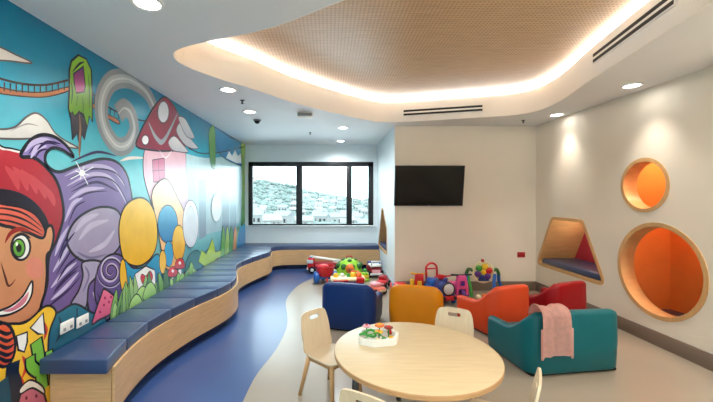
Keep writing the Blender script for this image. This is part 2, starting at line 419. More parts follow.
# unseen window added behind the viewpoint to fill the room with light
fill_win = bpy.data.objects.new('fill_window', None); COL.objects.link(fill_win); fill_win.location = (0, YF - .06, 0); struct(fill_win)
fill_win['label'] = 'unseen window added behind the viewpoint for fill light'
a0, a1, b0, b1 = W2
mb = MB(); mb.box(((a0 + a1) / 2, 0, b1 - .03), (a1 - a0, .07, .06), .004); mb.box(((a0 + a1) / 2, 0, b0 + .03), (a1 - a0, .07, .06), .004)
mb.box((a0 + .03, 0, (b0 + b1) / 2), (.06, .07, b1 - b0), .004); mb.box((a1 - .03, 0, (b0 + b1) / 2), (.06, .07, b1 - b0), .004); mb.build('window_frame', BLACK, fill_win)
for i in range(3):
    c0 = a0 + (a1 - a0) * i / 3; c1 = a0 + (a1 - a0) * (i + 1) / 3
    MB().box(((c0 + c1) / 2, 0, (b0 + b1) / 2), (c1 - c0 - .06, .008, b1 - b0 - .1)).build('pane', GLASS, fill_win)
    if i: MB().box((c0, 0, (b0 + b1) / 2), (.06, .07, b1 - b0 - .1), .004).build('mullion', BLACK, fill_win)
# ------------------------------------------------------------------ outside: valley, houses, trees; haze is put into their muted greys
def hill_z(x, y):
    t = max(0.0, min(1.0, (y - 180) / 1000.0))
    slope = .040 - .055 * max(-.2, min(1.15, (x / max(y, 1) + .217) / .327))   # ridge drops from left to right
    near = -.105 * y
    base = near * (1 - t) ** 1.2 + (slope * y) * (1 - (1 - t) ** 1.2)
    return EYE + base + 7 * math.sin(x * .013 + 1.3) * math.sin(y * .009) * t + 3 * math.sin(x * .04) * math.cos(y * .031) * t
def build_hill():
    bm = bmesh.new(); NX, NY = 70, 44; g = []
    for j in range(NY):
        y = 120 * (1480 / 120) ** (j / (NY - 1)); row = []
        for i in range(NX):
            x = (-.75 + 1.5 * i / (NX - 1)) * y
            row.append(bm.verts.new((x, y, hill_z(x, y))))
        g.append(row)
    for j in range(NY - 1):
        for i in range(NX - 1): bm.faces.new((g[j][i], g[j][i + 1], g[j + 1][i + 1], g[j + 1][i])).smooth = True
    mb = MB(); mb.bm.free(); mb.bm = bm
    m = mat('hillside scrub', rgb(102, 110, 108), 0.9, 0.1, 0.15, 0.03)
    struct(mb.build('hillside', m))
build_hill()
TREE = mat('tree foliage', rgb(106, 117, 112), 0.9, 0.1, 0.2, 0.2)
mb = MB(); rnd = random.Random(3)
ico = bmesh.new(); bmesh.ops.create_icosphere(ico, subdivisions=1, radius=1.0)
icv = [v.co.copy() for v in ico.verts]; icf = [[v.index for v in f.verts] for f in ico.faces]; ico.free()
rh = random.Random(11); HOUSES = []
while len(HOUSES) < 60:
    hy = 260 * (1000 / 260) ** rh.random(); hx = (-.235 + .35 * rh.random()) * hy
    if all((hx - a) ** 2 + (hy - b) ** 2 > 24 ** 2 for a, b in HOUSES): HOUSES.append((hx, hy))
for i in range(2400):
    y = 200 * (1250 / 200) ** rnd.random(); x = (-.30 + .48 * rnd.random()) * y
    if any((x - hx) ** 2 + (y - hy) ** 2 < 18 ** 2 for hx, hy in HOUSES): continue
    z = hill_z(x, y); r = (1.5 + 2.8 * rnd.random()) * (0.6 + y / 900)
    vs = [mb.bm.verts.new((x + c.x * r * 1.2, y + c.y * r, z + r * .5 + c.z * r * .9)) for c in icv]
    for f in icf: mb.bm.faces.new([vs[k] for k in f]).smooth = True
tr = mb.build('trees', TREE); tr['kind'] = 'stuff'; tag(tr, 'pale grey green trees covering the hazy hillside beyond the window', 'trees')
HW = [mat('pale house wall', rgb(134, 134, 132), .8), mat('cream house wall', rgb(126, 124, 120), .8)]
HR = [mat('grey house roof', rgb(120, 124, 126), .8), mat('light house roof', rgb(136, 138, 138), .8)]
def house(w, d, h, k):
    mb = MB(); mb.box((0, 0, h / 2 - 1.5), (w, d, h + 3))
    z0, z1 = h, h + .38 * d
    mb.prism([(-w / 2 - .4, -d / 2 - .4, z0), (-w / 2 - .4, d / 2 + .4, z0), (-w / 2 - .4, 0, z1)], (w + .8, 0, 0), mi=1)
    for q in (-.28, .05, .3): mb.box((w * q, -d / 2 - .05, h * .55), (w * .12, .2, h * .35), mi=2)
    return mb.build('house', [HW[k % 2], HR[k % 2 if k < 4 else 1], DARK])
protos = [house(9, 8, 5, 0), house(13, 9, 6, 1), house(16, 10, 9, 2)]
used = set()
HL = 'small pale gabled house on the hazy hillside seen through the window'
for i in range(60):
    x, y = HOUSES[i]
    k = i % 3
    o = protos[k] if k not in used else protos[k].copy()
    if k in used: COL.objects.link(o)
    used.add(k)
    o.location = (x, y, hill_z(x, y)); o.rotation_euler = (0, 0, rnd.uniform(-.6, .6))
    tag(o, HL, 'house', 'houses on the far hillside')

# ------------------------------------------------------------------ mural painted on the left wall
def W(px, py):
    """a spot of the mural, measured on the wall: (distance along the wall, height)"""
    y = -XL * F / (VX - px)
    return (y, EYE - (py - VY) * y / F)
mural = bmesh.new(); MC = mural.loops.layers.float_color.new('paint')
LAYER = [0]
def paint_col(c): return rgb(*c)
def face3(p2, cols, x):
    p2 = [(min(YW - .004, max(YF + .004, a)), min(CEIL - .003, max(.003, b))) for a, b in p2]
    try: f = mural.faces.new([mural.verts.new((x, a, b)) for a, b in p2])
    except ValueError: return
    for l, c in zip(f.loops, cols): l[MC] = c
def nextx():
    LAYER[0] += 1
    return XL + .0010 + LAYER[0] * .00004
def stroke2(q, w, col, closed=False, taper=False):
    x = nextx(); n = len(q); L_, R_ = [], []
    for i in range(n):
        a = Vector(q[i - 1] if (closed or i > 0) else q[i]); b = Vector(q[(i + 1) % n] if (closed or i < n - 1) else q[i])
        t = b - a
        if t.length < 1e-9: t = Vector((1, 0))
        t.normalize(); nn = Vector((-t.y, t.x))
        ww = w[i] if isinstance(w, list) else w
        if taper: ww *= max(.12, math.sin(PI * (i + .5) / n))
        p = Vector(q[i]); L_.append(tuple(p + nn * ww / 2)); R_.append(tuple(p - nn * ww / 2))
    c = paint_col(col)
    for i in range(n if closed else n - 1):
        j = (i + 1) % n
        face3([L_[i], L_[j], R_[j], R_[i]], [c] * 4, x)
INK = (22, 24, 36)
def S(pts, w=.014, col=INK, closed=False, smooth=True, taper=True, k=5):
    q = [W(*p) for p in pts]
    if smooth and len(q) > 2: q = catmull(q, k, closed)
    stroke2(q, w, col, closed, taper and not closed)
def P(pts, col, col2=None, ink=None, smooth=True, inkcol=INK, k=5):
    """painted patch; col2 = paint colour at its foot"""
    q = [W(*p) for p in pts]
    if smooth: q = catmull(q, k, True)
    x = nextx(); zs = [z for _, z in q]; z0, z1 = min(zs), max(zs)
    bm2 = bmesh.new(); vs = [bm2.verts.new((a, b, 0)) for a, b in q]
    es = [bm2.edges.new((vs[i], vs[(i + 1) % len(vs)])) for i in range(len(vs))]
    bmesh.ops.triangle_fill(bm2, use_beauty=True, edges=es)
    ca = paint_col(col); cb = paint_col(col2 or col)
    for f in bm2.faces:
        pp = [(v.co.x, v.co.y) for v in f.verts]
        face3(pp, [tuple(ca[m] * t + cb[m] * (1 - t) for m in range(4)) for t in [(b - z0) / max(1e-6, z1 - z0) for _, b in pp]], x)
    bm2.free()
    if ink: stroke2(q, ink, inkcol, True)
def El(cx, cy, rx, ry, col, col2=None, ink=None, inkcol=INK, n=20):
    P([(cx + rx * math.cos(2 * PI * i / n), cy + ry * math.sin(2 * PI * i / n)) for i in range(n)], col, col2, ink, False, inkcol)
def spiral(cx, cy, r0, r1, turns, w, col, ry=1.25, n=40, ph=0.0):
    S([(cx + (r0 + (r1 - r0) * i / n) * math.cos(ph + 2 * PI * turns * i / n), cy + ry * (r0 + (r1 - r0) * i / n) * math.sin(ph + 2 * PI * turns * i / n)) for i in range(n + 1)], w, col, k=2)
# painted sky, deep teal at the top to pale aqua below
bands = [(2.70, (0, 116, 152)), (2.45, (4, 138, 172)), (2.15, (40, 164, 188)), (1.8, (104, 196, 204)), (1.35, (140, 206, 208)), (.9, (110, 180, 186)), (.45, (40, 110, 120)), (.0, (46, 84, 60))]
for (za, ca), (zb, cb) in zip(bands, bands[1:]):
    ys = [YF + (YW - .002 - YF) * i / 20 for i in range(21)]
    for ya, yb in zip(ys, ys[1:]):
        face3([(ya, za), (yb, za), (yb, zb), (ya, zb)], [rgb(*ca), rgb(*ca), rgb(*cb), rgb(*cb)], XL + .0010)
# far end: pale mist and towers, strip of lime at the corner
P([(176, 156), (205, 158), (238, 160), (242, 190), (240, 222), (215, 232), (185, 235), (174, 200)], (186, 216, 218), (160, 190, 200))
for x0, x1, y0 in ((199, 206, 180), (222, 229, 172), (230, 236, 190)): P([(x0, y0), (x1, y0 - 1), (x1, 236), (x0, 240)], (150, 184, 196), (120, 140, 160), smooth=False)
P([(214, 128), (231, 138), (246.5, 147), (246.5, 166), (236, 164), (224, 158), (216, 148)], (40, 150, 196), (20, 110, 160), .012)
P([(226, 158), (229, 151), (232, 156), (235, 150), (238, 156), (242, 152), (246, 158), (246, 164), (236, 163)], (236, 240, 240), smooth=False)
P([(241, 144), (246.5, 147), (246.5, 200), (244, 228), (241, 228), (242, 180)], (150, 190, 50), (40, 130, 70), .010)
# cloud at the top left
P([(-14, 42), (2, 48), (14, 54), (32, 63), (10, 61), (-14, 58)], (232, 226, 216), None, .010, inkcol=(90, 86, 84))
# rope bridge, left span
P([(-12, 85), (18, 91), (45, 92), (68, 87), (68, 91), (45, 97), (18, 96), (-12, 91)], (196, 128, 72), (150, 92, 60), .008)
S([(-12, 75), (18, 83), (45, 85), (68, 80)], .014, taper=False)
for i in range(13): S([(-8 + 6 * i, 78 + 6.5 * math.sin(PI * (i + 2) / 17)), (-8 + 6 * i, 87 + 6 * math.sin(PI * (i + 2) / 17))], .010, taper=False)
# right span
P([(92, 103), (104, 112), (118, 120), (118, 124), (104, 116), (92, 107)], (190, 120, 70), (150, 92, 60), .008)
S([(92, 93), (104, 104), (122, 114), (146, 121), (166, 116)], .014, taper=False)
for i in range(8): S([(94 + 4 * i, 95 + 3.0 * i), (94 + 4 * i, 104 + 2.5 * i)], .010, taper=False)
# mossy hanging tree house
P([(69, 70), (71, 61), (78, 55), (86, 59), (91, 70), (92, 95), (92, 122), (89, 116), (87, 128), (83, 114), (79, 112), (75, 118), (72, 112), (70, 118), (68, 108), (69, 90)], (140, 190, 48), (104, 158, 40), .016, smooth=False)
P([(70, 112), (75, 116), (79, 111), (84, 118), (87, 126), (84, 140), (81, 134), (80, 152), (77, 134), (72, 140)], (64, 56, 62), (40, 40, 50), .010, smooth=False)
S([(79, 114), (80, 128), (79, 150), (80, 160)], .022, (150, 110, 80))
P([(73, 74), (83, 66), (85, 86), (84, 92), (76, 93), (74, 84)], (90, 60, 110), (200, 60, 130), .012, smooth=False)
S([(71, 82), (72, 92), (71, 104)], .016, (50, 90, 40)); S([(88, 74), (89, 92), (89, 110)], .012, (60, 110, 40)); S([(72, 72), (79, 64), (84, 62)], .016)
S([(82, 96), (83, 108), (82, 112)], .010, (70, 120, 40)); S([(77, 96), (76, 106)], .010, (70, 120, 40))
# long cloud
P([(-14, 130), (6, 129), (16, 126), (26, 117), (36, 113), (46, 120), (54, 132), (64, 140), (78, 148), (60, 146), (40, 139), (14, 139), (-14, 137)], (236, 232, 222), (206, 204, 198), .012, inkcol=(96, 90, 90))
S([(10, 131), (26, 124), (38, 126)], .010, (170, 160, 155)); S([(120, 161), (130, 158), (146, 158)], .03, (232, 224, 212))
# grey smoke curl
sw = [(158, 146), (163, 132), (156, 112), (146, 92), (130, 80), (114, 80), (104, 92), (101, 112), (106, 132), (117, 146), (128, 144), (134, 130), (131, 114), (124, 108), (118, 114)]
S(sw, .17, (138, 146, 148), taper=False); S(sw, .085, (176, 182, 182)); S(sw, .02, (206, 210, 208))
# red capped toadstool house with pink stem
P([(146, 146), (160, 150), (183, 146), (186, 170), (188, 205), (178, 236), (160, 226), (150, 200), (143, 172)], (226, 176, 186), (196, 190, 206), .014)
P([(136, 146), (140, 132), (147, 118), (155, 105), (164, 97), (172, 103), (180, 118), (186, 134), (184, 148), (168, 151), (150, 150)], (158, 44, 62), (128, 34, 56), .020)
El(163, 112, 5.5, 11, (232, 232, 236), None, .014, (60, 50, 60)); El(145, 140, 3.5, 5, (224, 224, 226), None, .010)
S([(148, 122), (156, 138), (164, 140), (178, 112)], .06, (150, 156, 160)); S([(159, 150), (165, 158), (172, 150)], .02, (236, 220, 226))
P([(152, 160), (164, 158), (165, 182), (153, 182)], (196, 110, 140), None, .012, smooth=False); S([(158, 160), (159, 182)], .012, (120, 60, 90)); S([(152, 171), (165, 170)], .012, (120, 60, 90))
# white feathery leaves
for pts in ([(168, 142), (174, 136), (182, 144), (188, 152), (180, 152), (172, 150)], [(176, 130), (182, 122), (190, 138), (198, 148), (190, 148), (182, 142)], [(178, 118), (184, 118), (190, 128), (194, 138), (186, 136)]):
    P(pts, (226, 224, 220), (180, 178, 186), .012, inkcol=(70, 66, 76))
S([(188, 148), (200, 153), (214, 153), (232, 150), (246, 146)], .014, taper=False)
P([(209, 130), (213, 126), (215, 134), (215, 166), (211, 166), (209, 150)], (120, 170, 60), (60, 130, 70), .010)
# red woolly dome with white edge
dome = [(-18, 152), (2, 150), (14, 152), (28, 156), (40, 164), (50, 174), (57, 186), (61, 202), (62, 220), (58, 240), (52, 256), (30, 262), (-18, 262)]
P([(px + (2.5 if i < 11 else 0), py - 2.2) for i, (px, py) in enumerate(dome)], (236, 226, 222), None, .010)
P(dome, (186, 48, 60), (150, 32, 48))
for q in range(5): S([(4 + 8 * q, 166 + q * q * .9), (14 + 9 * q, 178 + q * q * 1.1), (18 + 9 * q, 190 + q * q)], .05, (200, 70, 78))
P([(-18, 190), (4, 189), (22, 194), (36, 204), (46, 218), (50, 236), (40, 240), (24, 222), (-18, 212)], (34, 30, 46), (20, 20, 34))
P([(-18, 202), (6, 205), (22, 208), (36, 216), (44, 230), (42, 238), (24, 232), (-18, 226)], (226, 104, 82), (200, 90, 72), .012)
for d in (0, 6, 12): S([(-18, 207 + d), (8, 209 + d), (26, 215 + d), (42, 228 + d * .6)], .013)
P([(-18, 228), (4, 226), (26, 232), (42, 238), (46, 228), (51, 226), (53, 236), (50, 250), (46, 256), (46, 276), (43, 298), (36, 314), (22, 323), (6, 324), (-18, 318)], (212, 152, 108), (196, 128, 90), .020)
El(34, 268, 9, 11, (214, 134, 112))
# plain painted face: one green eye, brow, nose and smile
El(20, 247, 9.5, 13, (240, 240, 232), None, .016); El(18, 248, 6.2, 9, (120, 184, 70), (80, 150, 50), .010); El(18, 248, 2.8, 4.4, (16, 20, 24)); El(16, 244, 1.2, 2, (245, 245, 245))
S([(4, 243), (10, 233), (20, 229), (30, 232)], .03, (150, 40, 36)); S([(11, 240), (20, 234), (30, 238)], .02)
S([(0, 262), (4, 276), (8, 286), (15, 279)], .014, (90, 50, 40))
P([(-4, 312), (10, 306), (22, 296), (31, 281), (31, 294), (24, 306), (10, 314), (-4, 316)], (240, 238, 230), None, .014)
P([(2, 311), (12, 307), (22, 298), (28, 292), (24, 303), (12, 311)], (218, 140, 150), (196, 110, 130))
# purple waves and a lavender boulder
P([(20, 156), (28, 142), (40, 135), (54, 137), (66, 146), (73, 157), (62, 150), (52, 148), (45, 154), (46, 165), (58, 172), (76, 166), (100, 159), (116, 162), (126, 174), (131, 194), (132, 216), (130, 246), (136, 268), (134, 292), (120, 308), (104, 322), (92, 322), (86, 300), (82, 284), (74, 300), (62, 316), (46, 318), (40, 308), (46, 286), (48, 258), (56, 240), (63, 214), (58, 186), (48, 170), (34, 158)], (140, 122, 176), (92, 68, 130), .024)
for pts in ([(24, 152), (32, 143), (44, 140), (56, 143)], [(30, 158), (36, 148), (46, 146)], [(64, 176), (90, 166), (112, 170), (124, 186)], [(66, 186), (92, 174), (112, 180), (126, 204)], [(68, 200), (84, 190), (104, 188)], [(64, 222), (72, 204), (82, 198)], [(54, 256), (60, 240), (68, 226)], [(52, 272), (62, 256), (72, 240)], [(50, 288), (62, 274), (76, 262)], [(50, 300), (64, 288), (78, 272)], [(122, 226), (128, 236), (130, 252)], [(92, 292), (98, 306), (100, 318)], [(124, 296), (118, 304), (108, 314)]):
    S(pts, .034, (196, 182, 218)); S([(a + 3, b + 3) for a, b in pts], .014, (44, 34, 72))
P([(66, 240), (72, 224), (84, 213), (100, 207), (116, 210), (122, 224), (119, 246), (104, 260), (86, 262), (72, 254)], (172, 164, 190), (150, 140, 172), .020)
P([(82, 262), (100, 262), (96, 276), (88, 286), (86, 304), (80, 314), (72, 314), (70, 304), (78, 290), (82, 276)], (170, 160, 188), (146, 136, 168), .018)
P([(96, 272), (104, 258), (116, 254), (126, 262), (130, 282), (126, 300), (114, 310), (102, 312), (94, 296)], (112, 90, 150), (70, 50, 110), .018)
for pts in ([(74, 232), (84, 220), (98, 214)], [(78, 240), (90, 226), (108, 220)], [(88, 252), (104, 244), (114, 230)]): S(pts, .05, (192, 184, 208))
for pts in ([(76, 252), (90, 258), (106, 254)], [(84, 266), (88, 276), (82, 292)]): S(pts, .022, (118, 108, 142))
for pts in ([(70, 162), (96, 152), (116, 156)], [(70, 192), (96, 182), (118, 192)], [(126, 210), (130, 226), (128, 246)], [(58, 262), (64, 246), (74, 232)], [(56, 282), (66, 266), (78, 256)], [(52, 294), (64, 280), (76, 270)], [(46, 308), (60, 296), (72, 286)], [(36, 150), (46, 142), (60, 144)], [(120, 268), (128, 276), (130, 290)], [(112, 314), (122, 302), (132, 292)]): S(pts, .022, (52, 38, 84))
spiral(110, 271, 1.5, 14, 2.6, .022, (30, 24, 52)); spiral(110, 271, 2.5, 15, 2.5, .018, (196, 184, 216), ph=.5)
for d in (0, 6, 12): S([(96 + d * 1.2, 292), (101 + d * 1.6, 306), (100 + d * 1.4, 318)], .014, (30, 24, 52))
for a in range(8):
    l = 13 if a % 2 else 7
    S([(81, 173), (81 + l * math.cos(a * PI / 4 + .3), 173 + l * math.sin(a * PI / 4 + .3))], .012, (240, 244, 248))
El(81, 173, 3, 3.2, (250, 250, 250))
# teal cloth and pink wedge
P([(44, 318), (58, 312), (74, 304), (90, 312), (104, 318), (104, 326), (88, 340), (68, 350), (50, 360), (44, 344)], (26, 110, 134), (18, 78, 102), .016)
S([(58, 316), (60, 330), (54, 344)], .018); S([(76, 308), (76, 326)], .014)
P([(91, 324), (95, 310), (100, 296), (103, 289), (110, 293), (117, 300), (117, 306), (110, 314), (98, 320)], (232, 112, 146), (206, 80, 122), .018)
for a, b in ((104, 298), (108, 302), (103, 305), (110, 297), (99, 312)): El(a, b, 1, 1.4, (140, 30, 70))
# yellow egg shape, blue banner with a heart
P([(120, 250), (118, 228), (122, 210), (131, 200), (142, 198), (151, 206), (156, 222), (156, 244), (150, 258), (138, 266), (125, 262)], (242, 202, 72), (232, 178, 40), .018)
P([(123, 260), (132, 268), (144, 266), (156, 254), (160, 262), (160, 284), (152, 300), (140, 306), (128, 300), (123, 280)], (48, 160, 196), (24, 110, 160), .014)
P([(120, 262), (124, 262), (127, 290), (124, 300), (119, 280)], (238, 186, 44), None, .010)
P([(134, 274), (145, 266), (154, 270), (155, 286), (146, 296), (137, 292)], (240, 238, 232), None, .014, smooth=False)
P([(146, 289), (140, 280), (141, 274), (145, 276), (149, 271), (152, 276), (150, 283)], (206, 36, 52), None, .008)
# peach drape, blue and yellow balls
P([(151, 196), (158, 182), (167, 180), (176, 196), (184, 214), (186, 234), (182, 258), (172, 270), (164, 266), (160, 246), (156, 222)], (246, 220, 176), (236, 176, 110), .014)
El(167, 224, 10, 19, (92, 176, 212), (40, 124, 180), .014); El(168, 254, 4.5, 13, (60, 160, 206), None, .010)
El(178, 243, 6.5, 18, (242, 200, 70), (226, 160, 50), .012); El(162, 262, 3.5, 12, (240, 190, 80), None, .010)
El(190, 224, 8, 24, (232, 236, 240), (206, 216, 226), .014, (80, 90, 110)); El(190, 224, 5, 18, (214, 224, 232)); El(216, 208, 5, 14, (232, 238, 240), None, .012, (130, 150, 166))
S([(185, 215), (190, 206), (193, 212)], .010, (130, 140, 160))
# foliage along the bench
P([(184, 272), (188, 256), (196, 250), (202, 254), (210, 248), (220, 256), (224, 266), (214, 282), (200, 288), (186, 290)], (30, 112, 116), (20, 84, 96), .012)
P([(198, 262), (201, 250), (206, 254), (212, 238), (215, 252), (221, 250), (218, 264), (206, 268)], (186, 206, 60), (140, 180, 50), .010, smooth=False)
for cx, c in ((223, (96, 160, 70)), (227, (150, 190, 90)), (231, (80, 150, 80)), (235, (226, 150, 100)), (238, (110, 170, 80))): P([(cx - 2.5, 262), (cx - 2, 240), (cx, 226), (cx + 2, 240), (cx + 2.5, 258)], c, None, .010)
P([(237, 250), (238, 232), (241, 226), (246, 226), (246, 248)], (40, 150, 200), (30, 110, 170), .010)
for cx, cy, r in ((172, 274, 5), (179, 266, 5), (185, 280, 4)):
    P([(cx - r * .3, cy), (cx + r * .3, cy), (cx + r * .35, cy + 14), (cx - r * .35, cy + 14)], (238, 234, 230), None, .008, smooth=False)
    P([(cx - r, cy + 2), (cx - r * .6, cy - 6), (cx + r * .6, cy - 7), (cx + r, cy + 1), (cx, cy + 3)], (214, 50, 62), (170, 30, 50), .010); El(cx, cy - 3, 1.3, 1.6, (240, 236, 236))
El(218, 262, 3.5, 4, (206, 40, 56), None, .008); El(218, 262, 1.2, 1.5, (240, 240, 240))
rl = random.Random(5)
for i in range(34):
    cx = 112 + i * 2.6; b = 322 - i * 1.35; h = rl.uniform(16, 36) * (1.15 - i * .02); le = rl.uniform(-7, 7)
    c = rl.choice([(120, 176, 80), (164, 206, 120), (84, 140, 66), (60, 110, 60), (140, 190, 90)])
    P([(cx - 3, b + 12), (cx - 3.5 + le * .4, b - h * .4), (cx + le, b - h), (cx + 2.5 + le * .5, b - h * .4), (cx + 2, b + 12)], c, (50, 100, 50), .008, inkcol=(26, 56, 34))
for cx, cy in ((142, 298), (150, 294), (136, 306)): P([(cx - 8, cy + 6), (cx - 6, cy - 6), (cx, cy - 12), (cx + 5, cy - 4), (cx + 3, cy + 6)], (176, 216, 120), (100, 160, 70), .012, inkcol=(30, 70, 40))
# lower left: yellow flame cloth, collar, cactus, striped ball, pink dome
P([(-18, 330), (6, 324), (24, 322), (44, 306), (54, 312), (48, 330), (46, 352), (46, 430), (-18, 440)], (242, 196, 50), (224, 166, 40), .016)
for pts in ([(20, 356), (24, 366), (20, 378)], [(40, 320), (44, 330), (42, 340)], [(14, 372), (20, 384), (18, 396)], [(30, 346), (34, 354)]): S(pts, .03, (206, 60, 44))
P([(14, 336), (25, 332), (25, 342), (22, 352), (16, 350)], (240, 238, 232), None, .014, smooth=False); P([(28, 328), (41, 313), (43, 334), (36, 334)], (240, 238, 232), None, .014, smooth=False)
El(1, 345, 12, 22, (226, 96, 56), (200, 70, 44), .018)
for d in (-12, -5, 2, 9, 15): S([(-8, 340 + d), (4, 346 + d), (12, 342 + d)], .022)
S([(34, 340), (36, 352), (38, 366), (41, 390)], .10, INK, taper=False); S([(34, 341), (36, 352), (38, 366), (41, 390)], .075, (120, 184, 60), taper=False)
S([(28, 356), (29, 366), (36, 372)], .085, INK, taper=False); S([(28, 357), (29, 366), (36, 372)], .06, (120, 184, 60), taper=False)
S([(47, 350), (46, 360), (41, 370)], .075, INK, taper=False); S([(47, 351), (46, 360), (41, 370)], .05, (120, 184, 60), taper=False)
S([(11, 362), (10, 376), (14, 392), (14, 430)], .09, (20, 34, 54), taper=False); S([(0, 380), (3, 402), (4, 430)], .07, (20, 70, 90), taper=False)
El(30, 410, 15, 26, (206, 110, 124), (176, 76, 100), .016); P([(18, 388), (28, 380), (40, 386), (42, 394), (30, 388), (18, 394)], (238, 226, 206), None, .012)
for a, b in ((24, 398), (34, 396), (30, 410)): El(a, b, 1.3, 2, (120, 40, 60))
def mural_mat():
    m = bpy.data.materials.new('glossy mural paint'); m.use_nodes = True
    N = m.node_tree.nodes; L = m.node_tree.links; b = N['Principled BSDF']
    a = N.new('ShaderNodeVertexColor'); a.layer_name = 'paint'
    tc = N.new('ShaderNodeTexCoord'); ns = N.new('ShaderNodeTexNoise'); ns.inputs['Scale'].default_value = 7; ns.inputs['Detail'].default_value = 5
    L.new(tc.outputs['Object'], ns.inputs['Vector'])
    mp = N.new('ShaderNodeMapRange'); mp.inputs['To Min'].default_value = .86; mp.inputs['To Max'].default_value = 1.12; L.new(ns.outputs['Fac'], mp.inputs['Value'])
    v = N.new('ShaderNodeVectorMath'); v.operation = 'SCALE'; L.new(a.outputs['Color'], v.inputs[0]); L.new(mp.outputs['Result'], v.inputs['Scale'])
    L.new(v.outputs[0], b.inputs['Base Color']); b.inputs['Roughness'].default_value = .22; b.inputs['Specular IOR Level'].default_value = .55
    return m
me = bpy.data.meshes.new('mural')
bmesh.ops.recalc_face_normals(mural, faces=mural.faces[:])
for f in mural.faces:
    if f.normal.x < 0: f.normal_flip()
mural.to_mesh(me); mural.free(); me.materials.append(mural_mat())
mo = bpy.data.objects.new('mural', me); COL.objects.link(mo)
tag(mo, 'bright glossy cartoon mural with rope bridge and purple waves covering the left wall', 'mural')
# ------------------------------------------------------------------ curved bench and its pads
FR = [(2.20, -1.40), (2.263, -1.426), (2.597, -1.49), (2.946, -1.51), (3.289, -1.466), (3.64, -1.378), (3.968, -1.267), (4.295, -1.200), (4.62, -1.215), (4.97, -1.305), (5.30, -1.40), (5.60, -1.415), (5.93, -1.35), (6.30, -1.235), (6.63, -1.13), (6.86, -1.13), (7.10, -1.175)]
FRC = catmull(FR, 8, False)
def front_x(y):
    for (a, xa), (b, xb) in zip(FRC, FRC[1:]):
        if a <= y <= b: return xa + (xb - xa) * (y - a) / max(1e-9, b - a)
    return FRC[-1][1] if y > FRC[-1][0] else FRC[0][1]
PAD0, PADW, NP = 2.262, .345, 14
YE = PAD0 + PADW * NP
ORD = ['first', 'second', 'third', 'fourth', 'fifth', 'sixth', 'seventh', 'eighth', 'ninth', 'tenth', 'eleventh', 'twelfth', 'thirteenth', 'last']
for i in range(NP):
    a, b = PAD0 + PADW * i + .0055, PAD0 + PADW * (i + 1) - .0055
    pts = [(XL + .016, a, .402)] + [(front_x(a + (b - a) * k / 5), a + (b - a) * k / 5, .402) for k in range(6)] + [(XL + .016, b, .402)]
    o = MB().prism(pts, (0, 0, .098), .010).build('bench_cushion', NAVY)
    txt = 'navy vinyl pad on the curved bench, %s from its near end along the mural' % ORD[i] if i < NP - 1 else 'navy vinyl pad on the curved bench, last along the mural before the window corner'
    tag(o, txt, 'cushion', 'pads on the curved bench')
back = [(XL + .016, YE + .004), (front_x(YE), YE + .004), (-1.165, 7.24), (-1.10, 7.35), (-.98, 7.425), (-.80, 7.462), (-.5, 7.475), (0, 7.48), (.55, 7.48), (XA - .015, 7.48), (XA - .015, YW - .015), (XL + .016, YW - .015)]
tag(MB().prism([(x, y, .402) for x, y in back], (0, 0, .098), .010).build('bench_cushion', NAVY), 'long navy vinyl pad on the bench under the window', 'cushion', 'pads on the curved bench')
bench = thing('bench', 'curved plywood bench running along the mural and under the window', 'bench', (-1.6, 4.6, 0))
def bpart(mb, name, m):
    o = mb.build(name, m, bench); o.location = (1.6, -4.6, 0); return o
y0 = 2.35
line = [(front_x(y0 + (YE - y0) * k / 70), y0 + (YE - y0) * k / 70) for k in range(71)] + back[2:10]
line[-1] = (XA - .012, 7.48)
def off_line(d):
    out = []
    for i, p in enumerate(line):
        a = Vector(line[max(0, i - 1)]); b = Vector(line[min(len(line) - 1, i + 1)]); t = (b - a).normalized()
        out.append((p[0] + t.y * d, p[1] - t.x * d))
    out[0] = (out[0][0], y0); out[-1] = (XA - .012, out[-1][1])
    return out
of, oi, ok = off_line(.022), off_line(.002), off_line(-.06)
mb = MB()
mb.strip([(x, y, .10) for x, y in of], [(x, y, .412) for x, y in of]); mb.strip([(x, y, .412) for x, y in of], [(x, y, .412) for x, y in oi], smooth=False)
mb.strip([(x, y, .412) for x, y in oi], [(x, y, .10) for x, y in oi]); mb.strip([(x, y, .10) for x, y in oi], [(x, y, .10) for x, y in of], smooth=False)
mb.quad([(of[0][0], y0, .10), (of[0][0], y0, .412), (oi[0][0], y0, .412), (oi[0][0], y0, .10)])
bpart(mb, 'front_panel', PLY)
mb = MB(); mb.strip([(x, y, .0015) for x, y in ok], [(x, y, .10) for x, y in ok]); mb.strip([(x, y, .10) for x, y in ok], [(x, y, .10) for x, y in oi], smooth=False); bpart(mb, 'kickboard', KICK)
mb = MB(); mb.box(((XL + .016 + oi[0][0]) / 2, y0 + .012, .20), (oi[0][0] - XL - .03, .024, .40)); bpart(mb, 'end_panel', PLY)
mb = MB(); sb_ = [(XL + .016, y0 + .024)] + [(x - .001, max(y, y0 + .024)) for x, y in oi] + [(XA - .012, YW - .012), (XL + .016, YW - .012)]
mb.prism([(x, y, .375) for x, y in sb_], (0, 0, .025)); bpart(mb, 'seat_board', PLY)
# power points above the bench
for y, lab in ((2.508, 'white double power point low on the mural, nearer the bench end'), (2.665, 'white double power point low on the mural, further from the bench end')):
    z = EYE - (326 - VY) * y / F if y < 2.6 else EYE - (320.5 - VY) * y / F
    xs = XL + .014
    t = thing('power_outlet', lab, 'power outlet', (xs, y, z))
    MB().box((.006, 0, 0), (.012, .125, .078), .004).build('faceplate', WHITE_P, t)
    for s in (-1, 1):
        MB().box((.014, .032 * s, .018), (.005, .018, .012), .002).build('switch', WHITE_P, t)
    for s in (-1, 1): MB().box((.0125, .032 * s, -.014), (.003, .024, .022), .001).build('socket', GREY_P, t)

